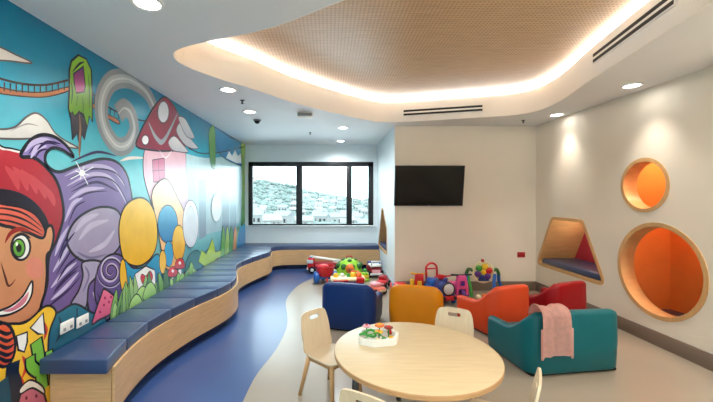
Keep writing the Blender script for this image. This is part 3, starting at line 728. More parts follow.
# ------------------------------------------------------------------ ceiling fittings
LENS = emit('downlight lens', (1.0, .97, .92, 1), 14.0)
def downlight(x, y, lab, r=.075, power=20, cone=2.7, col=(1, .93, .84), blend=1.0, lamp=True):
    t = thing('downlight', lab, 'ceiling light', (x, y, CEIL), 0, 'round ceiling downlights')
    MB().lathe([(r + .022, 0), (r + .022, -.005), (r + .014, -.010), (r, -.010), (r - .006, -.002)], n=32).build('trim_ring', WHITE_P, t)
    MB().lathe([(0, -.006), (r - .004, -.004)], n=32).build('lens', LENS, t)
    if lamp:
        ld = bpy.data.lights.new('downlight_lamp', 'SPOT'); ld.energy = power; ld.color = col; ld.spot_size = cone; ld.spot_blend = blend; ld.shadow_soft_size = .07
        lo = bpy.data.objects.new('downlight_lamp', ld); COL.objects.link(lo); lo.parent = t; lo.location = (0, 0, -.02)
    return t
P_L = 46; P_R = 26; COOL = (.90, .97, 1.0)
downlight(-1.08, 2.10, 'large round downlight in the grey ceiling at the top left edge of the view', power=P_L, col=COOL)
downlight(-1.09, 3.81, 'round downlight beside the pointed left corner of the ceiling recess, before the sprinkler', power=P_L, col=COOL)
downlight(-1.08, 4.81, 'round downlight beside the dark dome detector near the mural', power=P_L, col=COOL)
downlight(.236, 5.94, 'round downlight in the window alcove ceiling, nearer of two in line', power=P_L * 1.6, col=COOL)
downlight(.24, 7.36, 'round downlight in the window alcove ceiling, closest to the window', power=P_L * 1.6, col=COOL)
downlight(3.15, 3.67, 'round downlight over the large round opening in the right wall', power=P_R, cone=1.45, blend=.9)
downlight(3.22, 4.99, 'round downlight over the tent-shaped nook in the right wall', power=P_R, cone=1.45, blend=.9)
GL = 'unseen round ceiling downlight added for fill light'
for x, y in ((-1.08, .4), (3.15, 2.2), (3.15, .8), (-1.08, -1.2), (1.0, -.9), (2.4, -1.2), (.6, .3)):  # out-of-view downlights added to brighten the room
    downlight(x, y, GL, power=P_L * (1.0 if x < 0 else 1.7), lamp=True)
def sprinkler(x, y, lab, r=.02):
    t = thing('sprinkler', lab, 'sprinkler', (x, y, CEIL), 0, 'ceiling sprinklers')
    MB().lathe([(r * 1.6, 0), (r * 1.6, -.004), (r * .6, -.012), (r * .6, -.035), (0, -.035)], n=16).build('body', METAL, t)
    MB().lathe([(0, -.044), (r, -.042), (r, -.039), (0, -.037)], n=16).build('deflector', METAL, t)
sprinkler(-1.04, 4.24, 'small metal sprinkler between two downlights near the mural')
sprinkler(-.34, 6.39, 'small metal sprinkler in the window alcove ceiling', .016)
sprinkler(2.95, 5.36, 'small metal sprinkler in the ceiling corner beside the recess over the television wall', .016)
t = thing('smoke_detector', 'dark dome detector on the ceiling near the mural', 'smoke detector', (-1.085, 5.33, CEIL))
MB().lathe([(.06, 0), (.06, -.012), (.045, -.02)], n=24).build('mounting_base', GREY_P, t); MB().lathe([(.043, -.018), (.036, -.045), (.018, -.058), (0, -.06)], n=24).build('dome', DARK, t)
t = thing('exit_light', 'flat rectangular emergency light with dark face on the alcove ceiling', 'emergency light', (-.335, 4.92, CEIL))
MB().box((0, 0, -.03), (.21, .10, .06), .008).build('housing', WHITE_P, t); MB().box((0, -.052, -.026), (.195, .006, .036), .002).build('lens', GREY_P, t); MB().box((0, .0, -.063), (.16, .07, .006), .002).build('diffuser', WHITE_P, t)

# slot diffusers on the face of the recess
def slot_vent(p0, p1, zc, lab, nrm):
    p0 = Vector((*p0, zc)); p1 = Vector((*p1, zc)); d = p1 - p0; L_ = d.length
    t = thing('slot_vent', lab, 'air vent', tuple((p0 + p1) / 2 + Vector((*nrm, 0)) * .012), math.atan2(d.y, d.x), 'slot air vents in the ceiling recess')
    MB().box((0, 0, 0), (L_, .014, .105), .002).build('frame', CREAM, t)
    for z in (-.028, .026): MB().box((0, 0, z), (L_ - .02, .018, .030)).build('slot', DARK, t)
def on_rim_x(px):
    """where the view line of a column meets the far side of the recess"""
    best = None
    n = len(rimc)
    for i in range(n):
        a, b = rimc[i], rimc[(i + 1) % n]
        k = (px - VX) / F
        fa, fb = a[0] - k * a[1], b[0] - k * b[1]
        if fa * fb <= 0 and fa != fb:
            s = fa / (fa - fb); q = (a[0] + (b[0] - a[0]) * s, a[1] + (b[1] - a[1]) * s)
            if best is None or q[1] > best[1]: best = q
    return best
a, b = on_rim_x(403), on_rim_x(483)
dd = Vector((b[0] - a[0], b[1] - a[1])).normalized()
slot_vent(a, b, CEIL + .135, 'black double slot air vent in the recess face above the television wall', (dd.y, -dd.x))
a, b = (2.575, 3.42), (2.325, 2.35)
dd = Vector((b[0] - a[0], b[1] - a[1])).normalized()
slot_vent(a, b, CEIL + .18, 'black double slot air vent in the right-hand recess face', (dd.y, -dd.x))
# unseen lamp added to light the cubby
t = thing('downlight', 'unseen small round lamp added in the roof of the orange cubby', 'ceiling light', (3.95, 3.75, ch), 0, 'round ceiling downlights')
MB().lathe([(.06, 0), (.06, -.006), (.05, -.008)], n=24).build('trim_ring', WHITE_P, t); MB().lathe([(0, -.006), (.05, -.006)], n=24).build('lens', LENS, t)
ld = bpy.data.lights.new('cubby_fill_lamp', 'POINT'); ld.energy = 9; ld.color = (1, .8, .55); ld.shadow_soft_size = .05
lo = bpy.data.objects.new('cubby_fill_lamp', ld); COL.objects.link(lo); lo.parent = t; lo.location = (0, 0, -.06)

# little unseen lamp added to brighten the tent-shaped nook
t = thing('nook_fill_light', 'small round lamp added to brighten the tent-shaped nook', 'light', (XR + .30, 5.07, 1.188))
MB().lathe([(.045, 0), (.045, -.005), (.036, -.007)], n=20).build('trim_ring', WHITE_P, t); MB().lathe([(0, -.005), (.036, -.005)], n=20).build('lens', LENS, t)
ld = bpy.data.lights.new('nook_fill_lamp', 'POINT'); ld.energy = 2.0; ld.color = (1, .88, .7); ld.shadow_soft_size = .04
lo = bpy.data.objects.new('nook_fill_lamp', ld); COL.objects.link(lo); lo.parent = t; lo.location = (0, 0, -.05)

# ------------------------------------------------------------------ television and red wall box
SCREEN = mat('dark screen', rgb(8, 8, 10), .15, .3, .02)
tv = thing('television', 'black flat television tilted down on the beige wall', 'television', (1.615, YB - .10, 1.715))
tv.rotation_euler = (R_ := math.radians(9), 0, 0)
MB().box((0, 0, 0), (1.115, .045, .655), .008).build('case', DARK, tv)
MB().box((0, -.0235, .006), (1.085, .003, .62)).build('screen', SCREEN, tv)
MB().box((0, -.0245, -.316), (.045, .003, .008)).build('badge', GREY_P, tv)
mb = MB(); mb.box((0, .04, .0), (.4, .05, .3), .01); mb.build('bracket', DARK, tv)
t = thing('power_outlet', 'red double power point on the beige wall', 'power outlet', ((521 - VX) * YB / F, YB, EYE - (254.7 - VY) * YB / F))
MB().box((0, -.006, 0), (.125, .012, .085), .004).build('faceplate', mat('red switch plate', rgb(170, 20, 30), .35), t)
for s in (-1, 1): MB().box((.032 * s, -.014, .016), (.018, .005, .012), .002).build('switch', RED_P, t)
for s in (-1, 1): MB().box((.032 * s, -.0125, -.014), (.016, .002, .012)).build('socket', DARK, t)

# ------------------------------------------------------------------ tub chairs
def tub_chair(name, lab, col, w, d, loc, rz, hb=.54, ha=.355, group='vinyl tub chairs'):
    m = mat('%s vinyl' % name, col, .42, .28, .03, 5, coat=.06, bump=.03)
    t = thing('tub_chair', lab, 'chair', loc, rz, group)
    r = .13; th = .095
    path = [(-w / 2, d / 2)]; S_ = [0.0]
    nS = 9
    for i in range(1, nS + 1): path.append((-w / 2, d / 2 - (d - r) * i / nS))
    for i in range(1, 9):
        a = PI + PI / 2 * i / 8; path.append((-w / 2 + r + r * math.cos(a), -d / 2 + r + r * math.sin(a)))
    nb = 8
    for i in range(1, nb): path.append((-w / 2 + r + (w - 2 * r) * i / nb, -d / 2))
    path += [(-x, y) for x, y in reversed(path[:nS + 9])]
    n = len(path)
    def hgt(x, y):
        u = (d / 2 - y) / d           # 0 at the arm front, 1 at the back
        s = min(u * d, d - r)
        if y < -d / 2 + r: s = d - r + r * math.acos(max(-1, min(1, (abs(x) - w / 2 + r) / r))) if abs(x) > w / 2 - r else d - r + r * PI / 2 + (w / 2 - r - abs(x))
        k = max(0.0, min(1.0, (s - .42 * d) / (d - r + r * PI / 2 - .045 - .42 * d))); k = k * k * (3 - 2 * k)
        bow = .012 * (1 - (2 * x / w) ** 2)
        return ha - .02 * (1 - u) + (hb - ha) * k + bow * k
    bm = bmesh.new(); rings = []
    for i, (x, y) in enumerate(path):
        a = Vector(path[max(0, i - 1)]); b = Vector(path[min(n - 1, i + 1)]); tt = (b - a).normalized()
        nn = Vector((-tt.y, tt.x))         # inward
        h = hgt(x, y); zb = .022; p = Vector((x, y)); rr = .04
        prof = [(.02, zb), (.006, zb + .015), (-.004, h * .5), (0, h - rr)] + [(rr - rr * math.cos(q), h - rr + rr * math.sin(q)) for q in (.4, .8, 1.2, PI / 2)]
        prof += [(th - rr + rr * math.sin(q), h - rr + rr * math.cos(q)) for q in (.0, .4, .8, 1.2, PI / 2)] + [(th + .004, .22), (th, zb)]
        ring = []
        for o_, z in prof: q = p + nn * o_; ring.append(bm.verts.new((q.x, q.y, z)))
        rings.append(ring)
    # rounded arm fronts
    for end in (0, n - 1):
        src = rings[end]; cx = sum(v.co.x for v in src) / len(src); cz = sum(v.co.z for v in src) / len(src)
        e1 = [bm.verts.new((cx + (v.co.x - cx) * .86, v.co.y + .022, cz + (v.co.z - cz) * .96)) for v in src]
        if end == 0: rings.insert(0, e1)
        else: rings.append(e1)
    for a, b in zip(rings, rings[1:]):
        for k in range(len(a)):
            kk = (k + 1) % len(a); bm.faces.new((a[k], a[kk], b[kk], b[k]))
    bm.faces.new(rings[0][::-1]); bm.faces.new(rings[-1])
    bmesh.ops.recalc_face_normals(bm, faces=bm.faces[:])
    for f in bm.faces: f.smooth = len(f.verts) == 4
    mb = MB(); mb.bm.free(); mb.bm = bm; mb.build('shell', m, t)
    MB().box((0, .045, .20), (w - 2 * th - .006, d - th - .01, .15), .035, seg=4).build('seat', m, t)
    MB().box((0, .02, .085), (w - 2 * th - .004, d - th - .06, .08), .01).build('front_rail', m, t)
    MB().box((0, 0, .012), (w - .08, d - .08, .024), .006).build('base', RUBBER, t)
    return t
def placed(A, th, w, d):
    """centre of a chair whose near-left back corner stands at A, back turned by th"""
    c, s = math.cos(th), math.sin(th)
    x, y = w / 2, d / 2
    return (A[0] + x * c - y * s, A[1] + x * s + y * c, 0)
def tub(A, deg, w, d, *a, **k):
    th = math.radians(deg)
    return tub_chair(a[0], a[1], a[2], w, d, placed(A, th, w, d), th, **k)
BLUE_T = tub((-.11, 4.10), -17, .64, .60, 'blue', 'royal blue vinyl tub chair standing behind the wooden kids chair', rgb(10, 46, 106))
YEL_T = tub((.665, 3.99), -17, .60, .58, 'mustard', 'mustard yellow vinyl tub chair behind the round table', rgb(208, 128, 10))
ORG_T = tub((1.765, 3.80), 20, .60, .55, 'orange', 'orange vinyl tub chair between the yellow chair and the red chair', rgb(208, 72, 34))
RED_T = tub((2.52, 3.95), 22, .64, .58, 'red', 'dark red vinyl tub chair nearest the right wall', rgb(146, 10, 20))
TEAL_T = tub((1.70, 2.98), 8, .915, .60, 'teal', 'wide teal vinyl tub chair with a pink towel over its back', rgb(0, 92, 100))
# towel over the teal chair's back
def towel():
    t = TEAL_T; th = t.rotation_euler.z
    bm = bmesh.new(); nu = 26; w0 = .27; cx = -.245
    # path over the back: (y, z) in the chair's own axes
    d = .60; hb = .552
    path = [(-d / 2 + .125, .36), (-d / 2 + .118, .44), (-d / 2 + .112, .50), (-d / 2 + .10, .552), (-d / 2 + .07, .585), (-d / 2 + .035, .594), (-d / 2 + .0, .583), (-d / 2 - .026, .55), (-d / 2 - .032, .50), (-d / 2 - .034, .42), (-d / 2 - .036, .34), (-d / 2 - .037, .27), (-d / 2 - .038, .205)]
    pc = catmull(path, 3, False); g = []
    for j, (y, z) in enumerate(pc):
        s = j / (len(pc) - 1); row = []
        a = pc[max(0, j - 1)]; b = pc[min(len(pc) - 1, j + 1)]; tt = Vector((b[0] - a[0], b[1] - a[1])).normalized(); nn = Vector((tt.y, -tt.x)) * -1
        if nn.dot(Vector((y + d / 2 - .05, z - .45))) < 0: nn = -nn
        for i in range(nu + 1):
            u = i / nu
            fold = .010 * math.sin(u * 9 + 1.2 * math.sin(s * 3)) + .004 * math.sin(u * 22 + 2 * s)
            wd = w0 * (1.0 + .10 * s - .12 * abs(s - .45))
            x = cx + (u - .5) * wd + .02 * (s - .5) * (1 if u > .5 else -.3)
            o = nn * max(.002, .014 + fold)
            zz = z + o.y
            if s > .93: zz += -.012 * (abs(u - .5) > .44)
            row.append(bm.verts.new((x, y + o.x, zz)))
        g.append(row)
    for j in range(len(g) - 1):
        for i in range(nu): bm.faces.new((g[j][i], g[j][i + 1], g[j + 1][i + 1], g[j + 1][i])).smooth = True
    bmesh.ops.solidify(bm, geom=bm.faces[:], thickness=.010)
    for f in bm.faces: f.smooth = True
    mb = MB(); mb.bm.free(); mb.bm = bm
    o = mb.build('towel', mat('pink towelling', rgb(232, 184, 172), .9, .1, .10, 30, bump=.4, bscale=260), None, t.location, t.rotation_euler)
    tag(o, 'pale pink towel draped over the back of the teal chair', 'towel')
    for x in (cx - .128, cx + .152): MB().box((x, -d / 2 - .034, .30), (.018, .016, .26), .006).build('folded_edge', mat('pink towel hem', rgb(222, 166, 154), .9, .1, .05, 30), o)
towel()

# ------------------------------------------------------------------ round table
TX, TY, TR, TZ = .556, 2.285, .522, .55
tb = thing('round_table', 'low round pale timber table in the foreground', 'table', (TX, TY, 0))
MB().lathe([(0, TZ - .028), (TR - .008, TZ - .028), (TR - .004, TZ - .001), (TR - .006, TZ), (0, TZ)], n=96).build('tabletop', TABLE_TOP, tb)
MB().lathe([(TR - .008, TZ - .030), (TR - .001, TZ - .028), (TR, TZ - .004), (TR - .0045, TZ - .0008)], n=96).build('edge_band', EDGE, tb)
for o in [c for c in tb.children if c.name.startswith(('tabletop', 'edge'))]: auto_smooth(o, .6)
for a in (4, 94, 184, 274):
    c, s = math.cos(math.radians(a)), math.sin(math.radians(a))
    o = MB().cyl((.40 * c, .40 * s, .0), (.38 * c, .38 * s, TZ - .03), .019, .025).build('leg', METAL, tb)
mb = MB()
for a in (4, 94): c, s = math.cos(math.radians(a)), math.sin(math.radians(a)); mb.box((0, 0, TZ - .05), (.72, .04, .04), .004, (0, 0, math.radians(a)))
mb.build('frame', METAL, tb)

# ------------------------------------------------------------------ kids chairs
def kids_chair(lab, loc, rz):
    """faces +Y; seat front at +Y, back at -Y"""
    t = thing('kids_chair', lab, 'chair', loc, rz, 'small plywood chairs round the table')
    w = .30; sh = .325
    tilt = .22
    out = [(-.128, .0), (.128, .0), (.15, .10), (.148, .20), (.125, .285), (.07, .303), (0, .306), (-.07, .303), (-.125, .285), (-.148, .20), (-.15, .10)]
    out = catmull(out, 4)
    hole = rounded([(-.05, .238), (.05, .238), (.05, .266), (-.05, .266)], .013, 4)
    def bend(c): return Vector((c.x, c.y - .16 * (0.0225 - c.x * c.x) , c.z))
    def f(u, v): return (u, -.148 - v * tilt, sh - .012 + v)
    mb = MB(); mb.plate(out, [hole], f, (0, .012, .002), post=bend)
    bk = mb.build('backrest', CHAIR_PLY, t)
    seat = rounded([(-.148, -.15), (.148, -.15), (.16, .15), (-.16, .15)], .06, 6)
    auto_smooth(MB().prism([(x, y, sh - .012) for x, y in seat], (0, 0, .014), .004).build('seat', CHAIR_PLY, t))
    for sx in (-1, 1):
        for sy in (-1, 1):
            MB().cyl((.165 * sx, .165 * sy - (.02 if sy < 0 else 0), 0), (.125 * sx, .12 * sy, sh - .012), .014, .019, 12).build('leg', CHAIR_LEG, t)
    for sx in (-1, 1): MB().box((.122 * sx, 0, sh - .030), (.024, .25, .034), .006).build('side_rail', CHAIR_LEG, t)
    MB().box((0, -.118, sh - .030), (.25, .024, .034), .006).build('back_rail', CHAIR_LEG, t)
    MB().box((0, .118, sh - .030), (.25, .024, .034), .006).build('front_rail', CHAIR_LEG, t)
    return t
def face_dir(fx, fy): return math.atan2(-fx, fy)
kids_chair('small plywood chair left of the round table, before the blue tub chair', (.02, 2.745, 0), face_dir(.72, -.69))
kids_chair('small plywood chair at the far side of the table, before the yellow tub chair', (.955, 2.75, 0), face_dir(-.42, -.9))
kids_chair('small plywood chair at the near left of the round table, only its back showing', (.275, 1.84, 0), face_dir(.5, .80))
kids_chair('small plywood chair seen edge-on, right of the table before the teal chair', (.918, 1.945, 0), face_dir(-.865, .50))

# ------------------------------------------------------------------ toy tray on the table
tray = thing('toy_tray', 'white rounded toy tray standing on the round table', 'toy', (.335, 2.455, TZ), math.radians(14))
tp = rounded([(-.155, -.05), (-.06, -.12), (.09, -.12), (.155, -.02), (.12, .10), (-.10, .11)], .05, 6)
ti = offset(tp, -.022)
mb = MB(); mb.prism([(x, y, 0) for x, y in tp], (0, 0, .012), .003)
mb.plate(tp, [ti], lambda u, v: (u, v, .010), (0, 0, .034)); auto_smooth(mb.build('tray_body', WHITE_P, tray))
mb = MB(); mb.tube([(-.07 + .055 * math.cos(a), .0 + .04 * math.sin(a), .05 + .012 * math.sin(a * 2)) for a in [2 * PI * i / 24 for i in range(24)]], .009, closed=True); mb.build('bead_track', GRN_P, tray)
mb = MB(); mb.tube([(-.12, -.05, .03), (-.08, -.07, .07), (-.02, -.06, .075), (.03, -.04, .03)], .005); mb.build('wire', GRN_P, tray)
def flower(x, y, z, r, m, cm):
    o = thing('toy_flower', FL[m.name], 'toy', (tray.location.x + x * math.cos(.244) - y * math.sin(.244), tray.location.y + x * math.sin(.244) + y * math.cos(.244), TZ + .012), 0, 'toys in the white tray')
    MB().cyl((0, 0, 0), (0, 0, z), .005, n=8).build('stem', GRN_P, o)
    mb = MB()
    for k in range(6): mb.ball((r * .75 * math.cos(k * PI / 3), r * .75 * math.sin(k * PI / 3), z), r * .5, (1, 1, .7), 8)
    mb.build('petals', m, o); MB().ball((0, 0, z + r * .2), r * .45, n=8).build('flower_centre', cm, o)
FL = {'orange plastic': 'orange toy flower in the white tray, tallest of its bunch', 'rust plastic': 'dark red toy flower at the right of the white tray', 'yellow plastic': 'yellow toy flower in the middle of the white tray', 'pale pink plastic': 'pink toy flower at the back left of the white tray'}
flower(.03, .03, .075, .028, ORG_P, YEL_P); flower(.085, .0, .066, .026, RUST_P, RED_P); flower(.005, -.02, .05, .024, YEL_P, ORG_P); flower(-.05, .075, .062, .024, PALEPINK_P, RED_P)
for x, y, m, lab in ((.02, -.075, GRN_P, 'green toy ball at the front of the white tray'), (.075, -.07, YEL_P, 'yellow toy ball at the front right of the white tray'), (.11, .035, RED_P, 'red toy ball at the far right of the white tray'), (-.03, -.08, CREAM_P, 'cream toy ball at the front of the white tray')):
    o = MB().ball((0, 0, .018), .018, n=10).build('toy_ball', m, None, (tray.location.x + x * .97 - y * .242, tray.location.y + x * .242 + y * .97, TZ + .012)); tag(o, lab, 'toy', 'toys in the white tray')
# ------------------------------------------------------------------ floor toys
def wheel(t, c, r, w, axis='x', m=RUBBER, hub=WHITE_P, name='wheel'):
    a = (1, 0, 0) if axis == 'x' else (0, 1, 0)
    c = Vector(c); a = Vector(a)
    o = MB().lathe([(r * .5, -w / 2), (r * .92, -w / 2), (r, -w / 3), (r, w / 3), (r * .92, w / 2), (r * .5, w / 2)], tuple(c), 20, tuple(a)).build(name, m, t)
    MB().lathe([(0, -w * .55), (r * .5, -w * .5), (r * .55, 0), (r * .5, w * .5), (0, w * .55)], tuple(c), 14, tuple(a)).build('hub', hub, o)
    return o
def four_wheels(t, xw, ya, r, w, m=RUBBER, hub=WHITE_P):
    for sx in (-1, 1):
        for y in ya: wheel(t, (sx * xw, y, r), r, w, 'x', m, hub)
def at(px, py): y = F * EYE / (py - VY); return ((px - VX) * y / F, y, 0)

# red fire engine with a long white ladder (front at -x)
t = thing('toy_fire_engine', 'red toy fire engine with long white ladder near the window bench', 'toy', (-.09, 7.16, 0), math.radians(-3))
MB().box((.06, 0, .15), (.56, .22, .14), .02).build('body', DRED_P, t)
MB().box((-.27, 0, .185), (.14, .23, .23), .035).build('cab', RED_P, t)
MB().box((-.285, 0, .235), (.13, .236, .075), .012).build('windscreen', mat('pale toy window', rgb(200, 214, 222), .2), t)
mb = MB()
for s in (-1, 1): mb.tube([(-.30, .05 * s, .325), (.32, .05 * s, .245)], .014)
for k in range(9): x = -.28 + .07 * k; mb.tube([(x, -.05, .322 - (x + .3) * .129), (x, .05, .322 - (x + .3) * .129)], .009)
mb.build('ladder', WHITE_P, t)
MB().lathe([(.07, .21), (.07, .235), (.05, .25), (0, .25)], (.24, 0, 0)).build('turntable', WHITE_P, t)
MB().box((-.34, 0, .09), (.03, .22, .05), .01).build('bumper', WHITE_P, t); MB().box((-.27, 0, .31), (.04, .14, .025), .01).build('beacon', BLUE_P, t)
for x in (-.24, .20):
    for s in (-1, 1): wheel(t, (x, .115 * s, .07), .07, .05, 'y')
# red and blue wagon
t = thing('toy_wagon', 'red toy wagon with big blue wheels before the fire engine', 'toy', (-.07, 6.32, 0), math.radians(12)); t.scale = (.86, .86, .86)
mb = MB(); mb.lathe([(0, .14), (.13, .14), (.18, .24), (.195, .345), (.20, .355), (.188, .355), (.165, .25), (.12, .155), (0, .155)], n=28); auto_smooth(mb.build('tub', RED_P, t))
for s in (-1, 1): wheel(t, (.19 * s, -.02, .12), .12, .10, 'x', BLUE_P, BLUE_P)
MB().box((0, .05, .12), (.30, .30, .06), .02).build('chassis', BLUE_P, t)
wheel(t, (0, .22, .06), .06, .05, 'x', BLUE_P, RED_P); MB().tube([(0, -.17, .12), (0, -.24, .10), (0, -.27, .05)], .018).build('handle', RED_P, t)
MB().ball((-.04, -.02, .345), .085, (1.3, 1, .5)).build('load_lid', RED_P, t)
# green turtle-shaped climber
t = thing('ride_on_turtle', 'lime green domed ride-on toy with dark spots and orange middle', 'toy', (.39, 6.77, 0), 0)
MB().lathe([(.25, .05), (.25, .10), (.225, .20), (.17, .29), (.09, .345), (0, .36)], n=30).build('shell', LIME_P, t)
mb = MB()
for k in range(8):
    a = k * PI / 4 + .2; mb.ball((.205 * math.cos(a), .205 * math.sin(a), .225), .058, (1, 1, 1), 10)
for k in range(4): a = k * PI / 2; mb.ball((.10 * math.cos(a), .10 * math.sin(a), .33), .045, (1, 1, .6), 10)
mb.build('spots', DGRN_P, t)
MB().ball((0, -.225, .20), .085, (1, .7, 1.1)).build('head', ORG_P, t); MB().ball((0, -.285, .19), .035).build('snout', RUST_P, t)
for s in (-1, 1):
    for y in (-.16, .16): MB().ball((.22 * s, y, .055), .06, (1.1, 1.2, .9)).build('foot', LIME_P, t)
MB().tube([(-.05, -.02, .35), (-.05, -.02, .40), (.05, -.02, .40), (.05, -.02, .35)], .012).build('handle', RED_P, t)
# long playset
t = thing('toy_playset', 'long yellow and white toy table top on a purple base', 'toy', (.315, 5.98, 0), math.radians(4))
MB().box((.10, 0, .06), (.34, .22, .12), .025).build('base', PURP_P, t)
MB().box((0, 0, .155), (.58, .24, .055), .025).build('tray', CREAM_P, t)
MB().box((-.13, -.02, .14), (.26, .22, .03), .012).build('skirt', RED_P, t)
for x, m, r in ((-.20, YEL_P, .045), (-.09, WHITE_P, .04), (.02, GRN_P, .036), (.09, YEL_P, .05), (.19, ORG_P, .055)):
    MB().lathe([(r, .18), (r, .20 + r * .4), (r * .6, .20 + r), (0, .20 + r * 1.1)], (x, .01, 0), 16).build('knob', m, t)
MB().tube([(.05, .06, .18), (.07, .06, .26), (.19, .06, .26), (.21, .06, .18)], .014).build('arch', ORG_P, t)
MB().box((.20, -.07, .14), (.14, .12, .09), .02).build('drawer', RED_P, t)
MB().box((-.22, .02, .07), (.06, .16, .13), .01).build('leg', BLUE_P, t)
# red car under the playset edge
t = thing('toy_car', 'small red and purple toy car beside the purple base of the playset', 'toy', (.46, 5.62, 0), math.radians(70))
MB().box((0, 0, .055), (.11, .22, .05), .02).build('body', RED_P, t); MB().box((0, .01, .095), (.09, .11, .045), .018).build('cabin', PURP_P, t); four_wheels(t, .055, (-.07, .07), .03, .025)
# lime block toy
t = thing('toy_stacker', 'small lime and yellow stacking toy behind the playset', 'toy', (.66, 6.45, 0))
for z, r, m in ((.03, .085, LIME_P), (.085, .072, YEL_P), (.135, .058, LIME_P)): MB().lathe([(r * .4, z - .025), (r * .8, z - .025), (r, z - .01), (r, z + .01), (r * .8, z + .025), (r * .4, z + .025)], n=20).build('ring', m, t)
MB().ball((0, 0, .19), .036).build('ball', GRN_P, t); MB().cyl((0, 0, 0), (0, 0, .17), .028).build('post', WHITE_P, t)
# red, white and blue truck by the nook wall
t = thing('toy_truck', 'red and blue toy truck with white top against the pale nook wall', 'toy', (.87, 6.84, 0), math.radians(8))
MB().box((0, .02, .13), (.22, .36, .13), .025).build('body', DRED_P, t); MB().box((0, .12, .22), (.20, .14, .10), .03).build('cabin', NAVY_P, t)
MB().box((0, -.06, .225), (.22, .24, .035), .012).build('deck', WHITE_P, t); MB().tube([(-.09, -.17, .24), (-.09, -.17, .31), (.09, -.17, .31), (.09, -.17, .24)], .014).build('handle', WHITE_P, t)
MB().box((0, -.165, .12), (.16, .012, .06), .005).build('grille', PALEPINK_P, t); four_wheels(t, .115, (-.11, .13), .065, .05)
MB().box((0, -.17, .07), (.24, .03, .04), .01).build('bumper', WHITE_P, t)
# navy crate at the corner
t = thing('toy_crate', 'dark blue toy crate in the corner below the nook', 'toy box', (.955, 7.22, 0), math.radians(0))
mb = MB(); mb.box((0, 0, .012), (.20, .22, .02), .004)
for s in (-1, 1): mb.box((.095 * s, 0, .10), (.012, .22, .19), .004); mb.box((0, .105 * s, .10), (.20, .012, .19), .004)
mb.build('crate_body', NAVY_P, t); MB().box((0, 0, .195), (.21, .23, .014), .004).build('rim', BLUE_P, t)
# pink-orange car and red car near the yellow chair
t = thing('toy_car', 'orange and pink toy car on the pale floor between the blue and yellow chairs', 'toy', (.755, 5.62, 0), math.radians(35))
MB().box((0, 0, .075), (.17, .30, .08), .03).build('body', mat('salmon plastic', rgb(228, 112, 88), .3), t); MB().box((0, .02, .14), (.14, .15, .075), .03).build('cabin', PALEPINK_P, t); four_wheels(t, .085, (-.09, .10), .045, .04, RUBBER, RED_P)
MB().box((0, -.14, .07), (.13, .03, .04), .01).build('bumper', CREAM_P, t)
t = thing('toy_car', 'red toy car parked behind the orange and pink car', 'toy', (.92, 6.03, 0), math.radians(-25))
MB().box((0, 0, .085), (.17, .28, .09), .03).build('body', RED_P, t); MB().box((0, .02, .155), (.14, .15, .08), .03).build('cabin', DRED_P, t); four_wheels(t, .085, (-.09, .09), .05, .04)
MB().box((0, -.135, .08), (.12, .025, .035), .008).build('grille', PALEPINK_P, t)
# low red racer by the wall end
t = thing('toy_car', 'low dark red toy car by the wall end beneath the television', 'toy', (1.12, 5.38, 0), math.radians(78))
MB().box((0, 0, .10), (.24, .38, .10), .035).build('body', DRED_P, t); MB().box((0, .04, .185), (.18, .19, .09), .035).build('cabin', RED_P, t)
MB().box((0, .04, .19), (.186, .12, .05), .01).build('side_windows', PALEPINK_P, t); four_wheels(t, .12, (-.12, .13), .065, .05); MB().box((0, .175, .19), (.22, .03, .02), .006).build('spoiler', RED_P, t)
# red and yellow push toy
t = thing('push_trike', 'red toy trike with yellow handlebar beneath the television', 'toy', (1.405, 5.5, 0), math.radians(-6))
MB().box((0, 0, .22), (.13, .10, .24), .02).build('fork_column', RED_P, t); MB().box((0, -.055, .19), (.07, .012, .10), .01).build('badge', YEL_P, t)
MB().tube([(-.13, 0, .345), (-.05, .0, .335), (.05, 0, .335), (.13, 0, .345)], .014).build('handlebar', YEL_P, t)
MB().box((0, .16, .15), (.14, .22, .06), .025).build('seat', RED_P, t); wheel(t, (0, -.02, .085), .085, .05, 'x', RUBBER, YEL_P)
for s in (-1, 1): wheel(t, (.11 * s, .22, .06), .06, .04, 'x', RUBBER, YEL_P)
MB().box((-.105, .02, .18), (.06, .08, .14), .015).build('bucket', YEL_P, t)
# blue train ride-on
t = thing('ride_on_train', 'blue ride-on train with red back arch and red bumper', 'toy', (1.645, 5.22, 0), math.radians(10))
MB().box((0, .05, .15), (.24, .50, .12), .025).build('chassis', BLUE_P, t)
mb = MB(); mb.cyl((0, -.24, .235), (0, .02, .235), .095, n=24); mb.build('boiler', NAVY_P, t)
MB().lathe([(0, 0), (.072, 0), (.078, .008), (.078, .018)], (0, -.258, .235), 24, (0, 1, 0)).build('boiler_plate', mat('pale grey plastic', rgb(200, 200, 200), .4), t)
MB().lathe([(.078, -.252), (.096, -.252), (.096, -.235), (.078, -.235)], (0, 0, .235), 24, (0, 1, 0)).build('boiler_ring', DARK, t)
MB().cyl((0, -.16, .32), (0, -.16, .375), .026, .032).build('funnel', NAVY_P, t)
MB().box((0, .15, .25), (.22, .22, .10), .03).build('seat', BLUE_P, t)
pts = [(-.085, .27, .20), (-.09, .28, .38)] + [(-.09 * math.cos(a), .285, .42 + .085 * math.sin(a)) for a in [PI * i / 10 for i in range(11)]] + [(.09, .28, .38), (.085, .27, .20)]
MB().tube(pts, .017).build('back_arch', RED_P, t); MB().tube([(-.088, .28, .42), (.088, .28, .42)], .012).build('back_bar', RED_P, t)
MB().box((.02, -.02, .355), (.13, .05, .07), .015, (0, .2, 0)).build('steering_block', RED_P, t); MB().tube([(-.10, -.02, .36), (.16, -.02, .37)], .012).build('handlebar', RED_P, t)
MB().box((0, -.25, .11), (.27, .06, .06), .015).build('bumper', RED_P, t)
